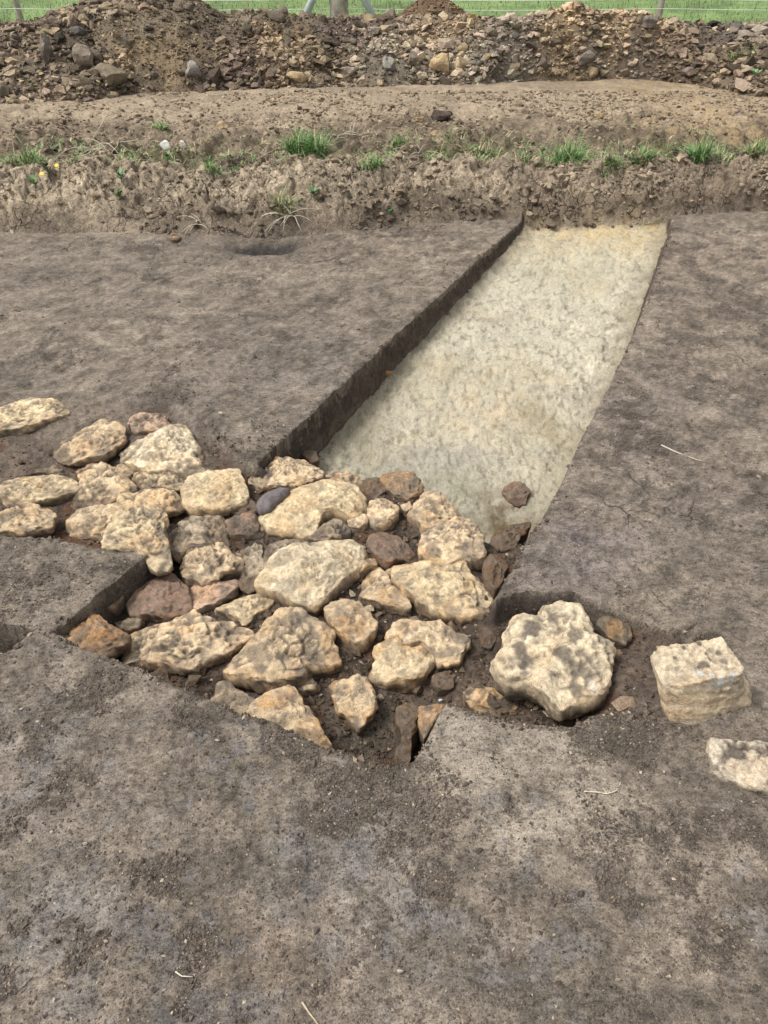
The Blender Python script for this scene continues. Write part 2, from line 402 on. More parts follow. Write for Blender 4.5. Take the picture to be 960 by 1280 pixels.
def land(x, y, snap=None):
    x = np.asarray(x, float).copy(); y = np.asarray(y, float).copy()
    r = {}
    sds = {}
    for nm, c in (('pit', PIT), ('trench', TRENCH), ('hole', HOLE)):
        if snap is not None:
            s, nx, ny = c.sdf(x, y, True)
            m = (np.abs(s) < snap * 0.62) & (s > -8) & (y < 4.9)
            x[m] = nx[m]; y[m] = ny[m]; s[m] = 0.0
        else: s = c.sdf(x, y)
        sds[nm] = s
    bz, q = bank_z(x, y)
    stripped = 1 - ss(-0.02, 0.02, (y - foot(x)))
    # flat, trowelled surface
    # streaks run up to the right
    ca, sa = math.cos(R(-58)), math.sin(R(-58))
    xs, ys = ca * x - sa * y, sa * x + ca * y
    und = 0.010 * fb2(x, y, 0.55, 3, 21) + 0.0042 * fb2(x, y, 0.10, 4, 22) + 0.0028 * fb2(xs, ys * 3.0, 0.08, 3, 23) * ss(1.2, 2.0, y)
    lump = fb2(x, y, 0.024, 3, 24); und = und + 0.0040 * np.clip(lump, -0.5, 1) * (0.35 + ss(-0.2, 0.6, fb2(x, y, 0.3, 3, 25)))
    und = und - 0.0045 * (y > 1.6) * ss(0.45, 0.85, fb2(xs, ys * 2.0, 0.06, 2, 26)) * ss(-0.2, 0.5, fb2(x, y, 0.4, 2, 27))
    # hollow by the foot of the bank, low ridge in the foreground
    hx, hy = unproj(332, 306)
    hol = np.exp(-(((x - hx) / 0.20)**2 + ((y - hy) / 0.11)**2))
    z = und - 0.085 * hol
    hx2, hy2 = unproj(10, 462)
    z = z - 0.02 * np.exp(-(((x - hx2) / 0.25)**2 + ((y - hy2) / 0.12)**2))
    # pit
    D, W = idw(x, y, PITC)
    sp = sds['pit']
    pf = ss(0, 1, sp / W) * (1 + 0)
    zp = -D + 0.010 * fb2(x, y, 0.07, 4, 31) + 0.007 * fb2(x, y, 0.25, 2, 32)
    zp = np.where(sp > 0, z * (1 - pf) + zp * pf, z)
    # trench
    st = sds['trench']
    near = TR_NEAR[1]
    depth = np.interp(y, [1.4, 2.3, 3.4, 5.1, 5.6], [.235, .225, .165, .07, .05])
    tf = ss(0, 1, st / 0.009)
    zt = -depth + 0.009 * fb2(x, y, 0.35, 3, 41) + 0.007 * fb2(x, y, 0.07, 4, 42) - 0.006 * ss(0.4, 0.6, fb2(0.91 * x - 0.41 * y, (0.41 * x + 0.91 * y) * .35, 0.10, 3, 44)) - 0.008 * ss(0.35, 0.8, fb2(x * 1.5, y, 0.035, 2, 43)) + 0.022 * (1 - ss(0.0, 0.10, st)) 
    zt = np.where(st > 0, zp * (1 - tf) + zt * tf, 9)
    zz = np.where(st > 0, np.minimum(zp, zt), zp)
    # corner hole
    sh = sds['hole']; hf = ss(0, 1, sh / 0.012)
    zz = np.where(sh > 0, zz * (1 - hf) + (-0.21 + 0.01 * fb2(x, y, 0.05, 3, 51)) * hf, zz)
    for s_ in (sp, st, sh): zz = zz - 0.005 * np.exp(-np.abs(s_) / 0.008) * (s_ <= 0) * (1 + fb2(x, y, 0.05, 2, 28))
    # bank
    m = y > 4.2
    cl = np.zeros_like(x); f1 = np.zeros_like(x); cid = np.zeros_like(x)
    if m.any():
        xm, ym, qm = x[m], y[m], q[m]
        wx = xm + 0.03 * fb2(xm, ym, 0.1, 2, 61); hh = bz[m] * 0.9 + ym * 0.7 + 0.03 * fb2(xm, ym, 0.1, 2, 62)
        a1, a2, ai = wor2(wx, hh, 0.105, 5)
        b1, b2, bi = wor2(wx, hh, 0.036, 6)
        face = ss(-0.02, 0.25, qm) * (1 - ss(1.0, 1.5, qm))
        cm = ss(-0.35, 0.35, fb2(xm, hh, 0.35, 3, 66))
        crk = (1 - ss(0.0, 0.10, a2 - a1)) * cm
        zb = 0.050 * ai - 0.030 * crk + 0.030 * bi - 0.016 * (1 - ss(0, 0.25, b2 - b1)) + 0.03 * fb2(xm, hh, 0.15, 4, 67)
        bench = ss(0.9, 1.3, qm)
        tdst = ym - brow(xm)
        rough = 0.075 * fb2(xm, ym, 0.30, 4, 63) + 0.042 * fb2(xm, ym, 0.07, 3, 64)
        k = bench * (0.35 + 0.9 * np.exp(-((tdst - 0.45) / 0.5)**2)) * (1 - 0.7 * ss(1.5, 2.0, tdst))
        dz = face * zb + k * rough
        zz2 = zz[m] * (1 - ss(-0.1, 0.35, qm)) + bz[m] + dz
        cl[m] = crk * face; cid[m] = ai
        # field far behind
        zz2 = zz2 * (1 - ss(9.5, 11, ym)) + (0.33 + 0.015 * fb2(xm, ym, 0.8, 2, 65)) * ss(9.5, 11, ym)
        zz[m] = zz2
    ps = PALE.sdf(x, y); zz = zz + 0.007 * ss(-0.02, 0.03, ps) * (sp < 0)
    return x, y, zz, dict(sp=sp, st=st, sh=sh, q=q, hol=hol, crk=cl, cid=cid, D=D, und=und, tf=tf, pf=pf)

def C(*a): return np.array(a)
def blend(c, m, rgb):
    m = np.clip(m, 0, 1); return c * (1 - m[:, None]) + np.array(rgb)[None] * m[:, None]

PATCH = [  # photo x, y, radius x, radius y (photo px), colour, strength  -- differently coloured earth
    (620, 960, 120, 45, (0.26, 0.225, 0.19), .6), (700, 1030, 110, 45, (0.25, 0.215, 0.175), .55), (590, 920, 60, 35, (0.25, 0.215, 0.19), .5),
    (520, 985, 60, 22, (0.27, 0.23, 0.19), .5), (860, 1130, 110, 70, (0.23, 0.19, 0.155), .45), (790, 1060, 60, 50, (0.22, 0.185, 0.15), .3),
    (60, 1000, 130, 80, (0.17, 0.15, 0.14), .35), (30, 1170, 70, 50, (0.15, 0.152, 0.16), .3), (410, 1100, 60, 90, (0.14, 0.143, 0.152), .3), (150, 1040, 60, 20, (0.15, 0.152, 0.16), .25),
    (560, 1200, 90, 40, (0.14, 0.14, 0.15), .35), (330, 1230, 60, 60, (0.19, 0.14, 0.105), .4), (760, 1180, 60, 40, (0.2, 0.165, 0.13), .4),
    (130, 720, 60, 40, (0.24, 0.20, 0.16), .45), (40, 735, 60, 40, (0.15, 0.13, 0.11), .3), (60, 815, 60, 25, (0.22, 0.19, 0.16), .4),
    (120, 400, 170, 40, (0.22, 0.185, 0.15), .4), (400, 470, 50, 50, (0.2, 0.175, 0.155), .4), (70, 330, 180, 30, (0.17, 0.145, 0.12), .4), (500, 310, 120, 20, (0.22, 0.175, 0.135), .5),
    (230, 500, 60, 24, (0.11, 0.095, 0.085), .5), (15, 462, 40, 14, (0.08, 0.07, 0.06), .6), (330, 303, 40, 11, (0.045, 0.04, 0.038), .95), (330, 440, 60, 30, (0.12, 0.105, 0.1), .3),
    (880, 320, 120, 30, (0.23, 0.18, 0.14), .5), (870, 420, 90, 50, (0.21, 0.17, 0.135), .4), (800, 540, 70, 50, (0.15, 0.125, 0.12), .4), (700, 690, 70, 40, (0.14, 0.12, 0.12), .55), (860, 660, 100, 60, (0.16, 0.135, 0.12), .3),
    (850, 960, 60, 60, (0.095, 0.08, 0.065), .45), (790, 860, 50, 50, (0.09, 0.075, 0.06), .5), (930, 1010, 60, 30, (0.1, 0.085, 0.07), .5), (900, 560, 80, 30, (0.2, 0.165, 0.13), .4),
]
def warp(x, y, s, a, seed): return x + a * fb2(x, y, s, 3, seed), y + a * fb2(x, y, s, 3, seed + 7)

def land_col(x, y, z, r):
    n = len(x)
    c = np.tile(C(0.166, 0.140, 0.113), (n, 1))
    near = y < 9
    v1 = fb2(x, y, 0.32, 4, 101); v2 = fb2(x, y, 0.07, 4, 102); v3 = fb2(x, y, 0.018, 2, 103)
    wx, wy = warp(x, y, 0.25, 0.08, 104)
    ca, sa = math.cos(R(-58)), math.sin(R(-58))
    v4 = fb2(ca * x - sa * y, (sa * x + ca * y) * 3.2, 0.07, 3, 105)
    for (u, v, ru, rv, rgb, k) in PATCH:
        px, py = unproj(u, v); zc = py * CP + CAM_H * SP
        rx = ru / F * zc; ry = abs(unproj(u, v - rv)[1] - unproj(u, v + rv)[1]) / 2
        d = ((wx - px) / rx)**2 + ((wy - py) / ry)**2
        mm = k * np.exp(-d * 0.8) * np.clip(1 + 0.8 * v2, 0.2, 1.6)
        c = blend(c, np.clip(mm, 0, 1), rgb)
    c = c * C(1.0, .985, .965)[None]
    c = c * (1 + 0.16 * v1 + 0.26 * v2 + 0.20 * v3 + 0.18 * v4 * ss(1.3, 2.0, y))[:, None]
    # dark crumb-filled spots and pale dusty skin
    c = blend(c, 0.50 * ss(0.30, 0.50, fb2(x, y, 0.12, 6, 106, .68) + 0.35 * fb2(x, y, 0.5, 2, 107)), (0.066, 0.052, 0.041))
    c = blend(c, 0.42 * ss(0.30, 0.55, fb2(x, y, 0.14, 6, 108, .66)), (0.245, 0.203, 0.158))
    ps = PALE.sdf(x, y) ; ps = np.where(ps < -8, -1, ps)
    c = blend(c, 0.62 * ss(-0.03, 0.03, ps + 0.035 * fb2(x, y, 0.12, 5, 114, .6)) * np.clip(1 + 0.7 * v2 + .5 * v3, .3, 1.3), (0.265, 0.225, 0.178))
    c = blend(c, 0.28 * ss(0.35, 0.8, fb2(x, y, 0.05, 4, 109) + 0.4 * fb2(x, y, .3, 2, 110)) * (1 - ss(1.0, 1.4, y)), (0.165, 0.168, 0.18))
    # pit soil
    pit = ss(0.2, 0.9, r['pf']) * (r['sp'] > 0)
    pc = np.tile(C(0.082, 0.061, 0.046), (n, 1)) * (1 + 0.25 * v1 + 0.3 * v2 + 0.2 * v3)[:, None]
    pc = blend(pc, 0.55 * ss(0.3, 0.7, fb2(x, y, 0.1, 3, 111)), (0.12, 0.055, 0.028))
    gx, gy = unproj(450, 900, -0.18)
    pc = blend(pc, 0.75 * np.exp(-(((x - gx) / 0.1)**2 + ((y - gy) / 0.1)**2)), (0.13, 0.115, 0.085))
    strength = pit * np.clip(0.25 + (r['D'] - 0.01) / 0.05, 0, 1)
    c = c * (1 - strength[:, None]) + pc * strength[:, None]
    hol = (r['sh'] > 0.008) * 1.0
    c = blend(c, hol * 0.9, (0.05, 0.035, 0.028))
    # trench clay
    tm = (r['st'] > 0.012) & (z < -0.02) & (r['sp'] < 0.02)
    tm = (r['st'] > 0.018) * 1.0
    tc = np.tile(C(0.43, 0.395, 0.305), (n, 1)) * (1 + 0.10 * v1 + 0.12 * v2 + 0.08 * v3)[:, None]
    tc = blend(tc, 0.65 * ss(0.5, 0.8, fb2(x * 1.4, y, 0.03, 2, 112)), (0.17, 0.145, 0.10))
    tc = blend(tc, 0.4 * ss(0.2, 0.8, fb2(x, y, 0.3, 4, 113)), (0.40, 0.33, 0.21))
    def tp(u, v, rx, ry, rgb, k):
        nonlocal tc
        px, py = unproj(u, v, -0.15)
        mm = k * np.exp(-((wx - px) / rx)**2 - ((wy - py) / ry)**2) * np.clip(1 + 0.9 * v2, 0.1, 1.5)
        tc = blend(tc, np.clip(mm, 0, 1), rgb)
    tp(760, 300, 1.3, 0.45, (0.46, 0.36, 0.20), .75); tp(600, 500, 0.28, 0.3, (0.46, 0.36, 0.23), .4); tp(720, 350, .4, .4, (0.40, 0.36, 0.26), .4)
    tp(560, 560, 0.25, 0.12, (0.30, 0.275, 0.24), .5); tp(560, 610, 0.4, 0.18, (0.26, 0.245, 0.18), .7); tp(640, 660, 0.12, 0.2, (0.12, 0.09, 0.05), .9); tp(645, 615, .07, .07, (0.13, .07, .045), .9)
    tp(670, 520, .10, .3, (0.30, 0.25, 0.16), .6); tp(450, 530, .12, .3, (0.22, 0.20, 0.14), .6)
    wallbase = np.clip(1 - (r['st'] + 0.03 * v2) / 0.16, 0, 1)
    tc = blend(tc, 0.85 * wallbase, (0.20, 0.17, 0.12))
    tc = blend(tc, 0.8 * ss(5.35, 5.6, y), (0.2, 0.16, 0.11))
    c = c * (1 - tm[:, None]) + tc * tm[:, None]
    # cut walls are coloured a darker brown soil
    wall = ((r['st'] > -0.002) & (r['st'] <= 0.022)) & (y < foot(x))
    c = blend(c, wall * 0.9 * (z < -0.012), (0.066, 0.050, 0.039))
    wall2 = (r['st'] < 0) & (r['sp'] > 0.001) & (r['sp'] <= 0.018) & (z < -0.015) & (r['D'] > 0.05)
    c = blend(c, wall2 * 0.6, (0.075, 0.06, 0.05))
    # bank and bench
    q = r['q']; b = ss(-0.15, 0.2, q + 0.08 * v1)
    bc = np.tile(C(0.355, 0.288, 0.208), (n, 1)) * (1 + 0.15 * v1 + 0.22 * v2 + 0.10 * v3 + 0.35 * (r['cid'] - 0.5))[:, None]
    bc = blend(bc, 0.35 * ss(0.2, 0.5, fb2(x, y, 0.2, 5, 123, .65)), (0.13, 0.10, 0.072))
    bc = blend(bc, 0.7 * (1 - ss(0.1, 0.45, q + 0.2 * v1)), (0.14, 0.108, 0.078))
    px8, _ = unproj(840, 250)
    bc = blend(bc, 0.45 * ss(0.6, 1.1, x) * (1 - ss(0.9, 1.4, q)), (0.17, 0.125, 0.09))
    bc = blend(bc, 0.6 * r['crk'], (0.08, 0.06, 0.042))
    tb = ss(0.95, 1.2, q)
    td = y - brow(x)
    bb = np.tile(C(0.205, 0.160, 0.112), (n, 1)) * (1 + 0.22 * v1 + 0.28 * v2 + 0.12 * v3)[:, None]
    bb = blend(bb, 0.75 * ss(1.15, 1.6, td + 0.25 * v1), (0.36, 0.285, 0.20))
    bb = blend(bb, 0.75 * np.exp(-((td - 0.3) / 0.28)**2) * ss(-0.3, 0.5, fb2(x, y, 0.35, 4, 121)), (0.11, 0.105, 0.05))
    bb = blend(bb, 0.5 * ss(1.5, 2.6, x) * ss(0.0, 0.6, v2 + 0.5) * ss(0.3, .8, td), (0.34, 0.24, 0.12))
    bb = blend(bb, 0.65 * ss(0.15, 0.5, fb2(x, y, 0.45, 5, 122, .65)) * (1 - 0.6 * ss(1.3, 1.7, td)), (0.095, 0.072, 0.05))
    bc = bc * (1 - tb[:, None]) + bb * tb[:, None]
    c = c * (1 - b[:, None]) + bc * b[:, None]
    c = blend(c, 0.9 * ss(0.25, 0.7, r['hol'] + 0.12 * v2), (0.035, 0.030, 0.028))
    f = ss(10.0, 10.8, y + 0.4 * v1)
    fc = np.tile(C(0.165, 0.235, 0.085), (n, 1)) * (1 + 0.2 * v1 + 0.25 * fb2(x, y, 1.5, 4, 131))[:, None]
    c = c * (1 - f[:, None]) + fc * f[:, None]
    return np.clip(c, 0.01, 0.8)

# ------------------------------------------------------------------ ground sheets
rows = list(np.linspace(-4, 0.2, 30))
v = 1345.0
while True:
    yy = float(unproj(0, v)[1])
    if yy > 4.78: break
    if yy > rows[-1] + 0.001: rows.append(yy)
    v -= 1.6
rows += list(np.arange(4.80, 5.56, 0.0075)) + list(np.arange(5.57, 7.9, 0.022)) + list(np.arange(7.95, 12, 0.12))
yy = 12.3
while yy < 3500: rows.append(yy); yy *= 1.13
rows = np.array(rows)
inner = np.linspace(-1, 1, 580)
g_ = 1.02 * np.cumprod(np.full(20, 1.14)); outer = 1 + (g_ - 1) * 0.9
cols = np.concatenate([-outer[::-1], inner, outer])
NR, NC = len(rows), len(cols)
wid = 0.56 * (CP * np.maximum(rows, 0.0) + CAM_H * SP) + 0.05
X = wid[:, None] * cols[None, :]; Y = np.repeat(rows[:, None], NC, 1)
cell = (wid * (2 / 579.0))[:, None] * np.ones((1, NC)); cell[:, :20] *= 8; cell[:, -20:] *= 8
drow = np.gradient(rows)[:, None] * np.ones((1, NC))
snap = np.minimum(np.maximum(cell, drow * 0.7), 0.02)
x_, y_, z_, info = land(X.ravel(), Y.ravel(), snap.ravel())
# keep rows under the heap low so that nothing pokes through it
col_ = land_col(x_, y_, z_, info)
V = np.stack([x_, y_, z_], 1)
idx = np.arange(NR * NC).reshape(NR, NC)
FA = np.stack([idx[:-1, :-1], idx[:-1, 1:], idx[1:, 1:], idx[1:, :-1]], -1).reshape(-1, 4)
fc = lambda a: a[FA].mean(1)
fq = fc(info['q']); fy = fc(y_); fst = fc(info['st']); fsp = fc(info['sp']); fsh = fc(info['sh']); fz = fc(z_)
fbase = fc(y_ - foot(x_))
zone = np.zeros(len(FA), int)
zone[(fsp > 0) & (fc(info['D']) > 0.012)] = 1
zone[(fst > 0) & (fc(info['tf']) > 0.5)] = 2
zone[(fst > 0) & (fc(info['tf']) <= 0.97) & (fsp < 0.01)] = 5
zone[(fsh > 0)] = 1
zone[fbase > 0] = 3
zone[(fq > 1.05)] = 4
zone[fy > 10.3] = 6
ZN = [('ground', M_SOIL, 'trowelled grey brown earth surface around the stone setting'), ('pit_floor', M_PIT, 'dark damp soil between and under the stones'),
      ('trench_floor', M_CLAY, 'pale clay bottom of the long excavation trench'), ('earth_bank', M_BANK, 'cracked crumbly earth step at the edge of the dig'),
      ('topsoil_path', M_BENCH, 'rough brown topsoil strip between bank and spoil heap'), ('trench_wall', M_PIT, 'dark cut side of the long trench'), ('field', M_FIELD, 'green pasture beyond the spoil heap')]
for k, (nm, mt, lb) in enumerate(ZN):
    fs = FA[zone == k]
    if not len(fs): continue
    used, inv = np.unique(fs.ravel(), return_inverse=True)
    o = mesh(nm, V[used], inv.reshape(-1, 4), mt, col_[used])
    tag(o, lb, kind='structure')
del X, Y, FA

def cut_face(cut, others, label):
    p = cut.f; n0 = len(p); d = np.hypot(*(np.roll(p, -1, 0) - p).T); L_ = np.concatenate([[0], np.cumsum(d)]); s_ = np.arange(0, L_[-1], 0.008)
    pp = np.vstack([p, p[:1]]); q = np.stack([np.interp(s_, L_, pp[:, 0]), np.interp(s_, L_, pp[:, 1])], 1)
    ar = (p[:, 0] * np.roll(p[:, 1], -1) - np.roll(p[:, 0], -1) * p[:, 1]).sum()
    tg = np.roll(q, -4, 0) - np.roll(q, 4, 0); tg /= np.hypot(*tg.T)[:, None] + 1e-9
    nr = np.stack([-tg[:, 1], tg[:, 0]], 1) * (1 if ar > 0 else -1)
    o_ = q - nr * 0.006; i_ = q + nr * 0.035
    zt = land(o_[:, 0], o_[:, 1])[2]; zb = land(i_[:, 0], i_[:, 1])[2] - 0.012
    ok = (zt - zb > 0.032) & (q[:, 1] < foot(q[:, 0]) + .03)
    if cut is PIT: ok &= idw(q[:, 0], q[:, 1], PITC)[1] < .022
    for c_ in others: ok &= c_.sdf(q[:, 0], q[:, 1]) < 0.004
    K = 16; h = np.linspace(0, 1, K)[None, :]
    cell_ = (0.56 * (CP * np.maximum(q[:, 1], 0) + CAM_H * SP) + .05) * 2 / 579
    cell_ = np.maximum(cell_, 0.6 * np.interp(q[:, 1], rows, np.gradient(rows)))[:, None]
    of = -0.003 + h * (2.1 * cell_ + 0.006)
    X_ = q[:, :1] + 0 * h; Y_ = q[:, 1:] + 0 * h; Z_ = (zt[:, None] - 0.002) * (1 - h) + zb[:, None] * h
    P3 = np.stack([X_.ravel(), Y_.ravel(), Z_.ravel()], 1)
    nz = (0.0035 * fb3(P3, .05, 4, 261) + .0022 * fb3(P3, .012, 2, 262)).reshape(X_.shape) * np.minimum(1, h * 6)
    of = of + np.maximum(nz, -0.002)
    X_ = X_ + nr[:, :1] * of; Y_ = Y_ + nr[:, 1:] * of
    V_ = np.stack([X_.ravel(), Y_.ravel(), Z_.ravel()], 1)
    hh = (h + 0 * X_).ravel()
    c_ = np.tile(C(0.078, 0.060, 0.047), (len(V_), 1)) * (1 + .22 * fb3(P3, .09, 3, 263) + .25 * fb3(P3, .02, 3, 264))[:, None]
    c_ = blend(c_, 0.45 * (1 - ss(0, .12, hh)), (0.15, 0.12, 0.095))
    if cut is TRENCH: c_ = blend(c_, 0.55 * ss(.6, 1.0, hh + .12 * fb3(P3, .06, 3, 265)), (0.17, 0.145, 0.10))
    id_ = np.arange(len(q) * K).reshape(len(q), K); nx_ = np.roll(id_, -1, 0)
    f_ = np.stack([id_[:, :-1], nx_[:, :-1], nx_[:, 1:], id_[:, 1:]], -1)[ok & np.roll(ok, -1)].reshape(-1, 4)
    if ar > 0: f_ = f_[:, ::-1]
    u_, inv_ = np.unique(f_.ravel(), return_inverse=True)
    tag(mesh('cut_face', V_[u_], inv_.reshape(-1, 4), M_PIT, c_[u_]), label, kind='structure')
cut_face(TRENCH, [PIT], 'dark cut side of the long trench')
cut_face(PIT, [TRENCH], 'dark cut side of the pit around the stones')
cut_face(HOLE, [], 'dark cut side of the corner hole at the left')

def surf(x, y):
    """height of whatever lies on top at (x, y)"""
    x = np.atleast_1d(np.asarray(x, float)); y = np.atleast_1d(np.asarray(y, float))
    _, _, z, r = land(x, y)
    hz, hq = heap_z(x, y)
    return np.maximum(z, np.where(hq > 0, hz, -1))

def hit(u, v):
    """the spot of the land seen at photo pixel (u, v)"""
    a = (u - 480) / F; b = (v - 640) / F
    t = np.concatenate([np.linspace(1.2, 6, 700), np.linspace(6.01, 16, 900)])
    x, y, z = a * t, (CP - b * SP) * t, CAM_H + (-SP - b * CP) * t
    s = surf(x, y)
    k = np.argmax(z < s)
    if not (z < s).any(): k = len(t) - 1
    return float(x[k]), float(y[k]), float(s[k])

# ------------------------------------------------------------------ stones
TINT = {'cream': (0.68, 0.54, 0.345), 'white': (0.69, 0.575, 0.40), 'tan': (0.61, 0.47, 0.305), 'orange': (0.40, 0.27, 0.16), 'red': (0.27, 0.18, 0.13), 'grey': (0.44, 0.36, 0.26),
        'brown': (0.15, 0.10, 0.065), 'slate': (0.155, 0.135, 0.135), 'pink': (0.55, 0.39, 0.28), 'dull': (0.32, 0.25, 0.17)}

G = (.15, .125, .10)
def stone(label, px, tint='cream', H=0.09, base=None, seed=0, pits=1.0, rough=1.0, tilt=(0, 0), nexp=3.6, planes=5, dirt=0.35, name='stone', group='limestone rocks of the exposed stone setting', eq=0.62, loft=None,
          cat='stone', nseg=None, warm=0.4, rings=30, above=False, dirtcol=(0.15, 0.125, 0.10), parent=None, marks=()):
    rng = np.random.RandomState(1000 + seed)
    a = np.array(px, float)
    cu, cv = a.mean(0)
    if group and 'setting' in group: H = H * 0.8
    if base is None:
        x0, y0 = unproj(cu, cv, -0.06)
        _, _, zz, r0 = land(np.array([x0]), np.array([y0])); base = float(zz[0])
        x0, y0 = unproj(cu, cv, base)
        _, _, zz, r0 = land(np.array([x0]), np.array([y0])); base = 0.5 * base + 0.5 * float(zz[0])
        base = base - 0.20 * H
    vary = rng.uniform(0.82, 1.12)
    tt = (a[:, 1].max() - a[:, 1]) / (np.ptp(a[:, 1]) + 1e-6)
    zi = base + H * ((eq - 0.12) + (0.86 - eq) * tt)
    ox, oy = unproj(a[:, 0], a[:, 1], zi)
    poly = np.stack([ox, oy], 1)
    # resample by arc length with light rounding
    n = len(poly); dense = []
    for i in range(n):
        p0, p1, p2, p3 = poly[i - 1], poly[i], poly[(i + 1) % n], poly[(i + 2) % n]
        for k in range(10):
            t = k / 10
            cr = 0.5 * ((2 * p1) + (-p0 + p2) * t + (2 * p0 - 5 * p1 + 4 * p2 - p3) * t * t + (-p0 + 3 * p1 - 3 * p2 + p3) * t**3)
            dense.append(0.4 * cr + 0.6 * (p1 + (p2 - p1) * t))
    dense = np.array(dense)
    seg = np.hypot(*(np.roll(dense, -1, 0) - dense).T); L = np.concatenate([[0], np.cumsum(seg)]); per = L[-1]
    ns = nseg or int(np.clip(per / 0.0065, 40, 150))
    s = np.linspace(0, per, ns, endpoint=False)
    dd = np.vstack([dense, dense[:1]])
    ol = np.stack([np.interp(s, L, dd[:, 0]), np.interp(s, L, dd[:, 1])], 1)
    oj = np.stack([ol[:, 0], ol[:, 1], 0 * s + seed], 1); cc0 = ol.mean(0)
    jig = 0.0055 * rough * fb3(oj, 0.035, 3, seed + 60) + 0.0012 * rough * fb3(oj, 0.012, 2, seed + 61)
    od = ol - cc0; ol = ol + od / np.hypot(od[:, 0], od[:, 1])[:, None] * jig[:, None]
    if group and 'setting' in group: ol = cc0 + (ol - cc0) * 1.075
    sh = ol[:, 0] * np.roll(ol[:, 1], -1) - np.roll(ol[:, 0], -1) * ol[:, 1]; A = sh.sum() / 2
    cx = ((ol[:, 0] + np.roll(ol[:, 0], -1)) * sh).sum() / (6 * A); cy = ((ol[:, 1] + np.roll(ol[:, 1], -1)) * sh).sum() / (6 * A)
    size = math.sqrt(abs(A))
    rg = int(np.clip(rings * size / 0.16, 14, 44))
    ex = 2.0 / nexp
    ph = np.concatenate([np.arcsin(np.linspace(0.03, 0.93, rg)**(1 / ex)), np.linspace(math.asin(0.93**(1 / ex)), math.pi / 2, 8)[1:], np.linspace(math.pi / 2, 2.35, 15)[1:]])
    rho = np.sin(ph)**ex; rho[ph > math.pi / 2] = np.sin(ph[ph > math.pi / 2])**1.15
    hz = np.sign(np.cos(ph)) * np.abs(np.cos(ph))**ex
    he = eq * H
    zz = np.where(hz >= 0, base + he + hz * (H - he), base + he + hz * (he + 0.02) * 1.2)
    dirx = ol[:, 0] - cx; diry = ol[:, 1] - cy; dl = np.hypot(dirx, diry) + 1e-9
    vx = cx + rho[:, None] * dirx[None]; vy = cy + rho[:, None] * diry[None]
    vz = zz[:, None] + 0 * vx
    if loft is not None:          # squared block: top outline and foot outline given apart
        tp = P2(loft, base + H); ct = tp.mean(0)
        def byang(pl, c0, th):
            o = []
            for t_ in th:
                dx_, dy_ = math.cos(t_), math.sin(t_); best = 0
                for i_ in range(len(pl)):
                    a_, b_ = pl[i_] - c0, pl[(i_ + 1) % len(pl)] - c0; e_ = b_ - a_; den = dx_ * e_[1] - dy_ * e_[0]
                    if abs(den) < 1e-12: continue
                    r_ = (a_[0] * e_[1] - a_[1] * e_[0]) / den; u_ = (a_[0] * dy_ - a_[1] * dx_) / den
                    if r_ > 0 and 0 <= u_ <= 1: best = max(best, r_)
                o.append((c0[0] + best * dx_, c0[1] + best * dy_))
            return np.array(o)
        th = np.linspace(0, 2 * math.pi, ns, endpoint=False)
        fp = P2(px, base); to, fo = byang(tp, ct, th), byang(fp, fp.mean(0), th)
        k1 = 26; k2 = 26; rr1 = np.linspace(0.03, 1, k1)[:, None, None]
        L1 = ct[None, None] + rr1 * (to - ct)[None]; tt2 = np.linspace(0, 1, k2 + 1)[1:, None, None]
        L2 = to[None] * (1 - tt2) + fo[None] * tt2; LL = np.concatenate([L1, L2, fo[None]])
        vx, vy = LL[..., 0], LL[..., 1]
        vz = np.concatenate([np.full((k1, ns), base + H), base + H * (1 - tt2[:, :, 0]) * np.ones((1, ns)), np.full((1, ns), base - .04)])
        ph = np.concatenate([np.linspace(0.02, 0.5, k1), np.linspace(0.7, 1.5, k2), [1.6]]); cx, cy = ct; planes = 0
        dirx = to[:, 0] - cx; diry = to[:, 1] - cy; dl = np.hypot(dirx, diry) + 1e-9; tilt = (0, 0); A = 1.0 * abs(A)
    top = np.clip(np.cos(ph), 0, 1)[:, None]
    vz = vz + (tilt[0] * (vx - cx) + tilt[1] * (vy - cy)) * np.clip(np.cos(ph) * 3, 0, 1)[:, None]
    p = np.stack([vx.ravel(), vy.ravel(), vz.ravel()], 1)
    nrm = np.stack([(np.sin(ph)[:, None] * (dirx / dl)[None]).ravel(), (np.sin(ph)[:, None] * (diry / dl)[None]).ravel(), (np.cos(ph)[:, None] + 0 * vx).ravel()], 1)
    # a few broad planes knock off the shoulders
    ctr = np.array([cx, cy, base])
    if size < 0.085: planes = min(planes, 3)
    for k in range(planes):
        th = rng.uniform(0, 2 * math.pi); el = rng.uniform(R(60), R(84))
        nv = np.array([math.cos(th) * math.cos(el), math.sin(th) * math.cos(el), math.sin(el)])
        e = (p - ctr) @ nv
        off = np.percentile(e, rng.uniform(78, 93))
        over = np.clip(e - off, 0, None)
        p = p - nv[None] * (over * 0.85)[:, None]
    loc = p + rng.uniform(-50, 50, 3)[None]
    up = np.clip(nrm[:, 2], 0, 1)
    edge = 0.55 + 0.45 * up
    loc = loc * np.array([1, 1, 1.8])
    big = fb3(loc, 0.075, 3, seed) ; med = fb3(loc, 0.026, 3, seed + 3)
    f1, f2 = wor3(loc + 0.012 * np.stack([big, med, big], 1), 0.026, seed + 20)
    h1, _h2 = wor3(loc + 0.006 * np.stack([med, big, med], 1), 0.013, seed + 41)
    cells = np.clip(1 - (f1 / 0.72)**2, 0, 1)                                # round hollows between sharp ridges
    small = np.clip(1 - (h1 / 0.7)**2, 0, 1) * ss(-0.1, 0.5, fb3(loc, 0.05, 2, seed + 42))
    presence = ss(-0.25, 0.35, fb3(loc, 0.06, 2, seed + 8))
    g1, g2 = wor3(loc, 0.05, seed + 31)
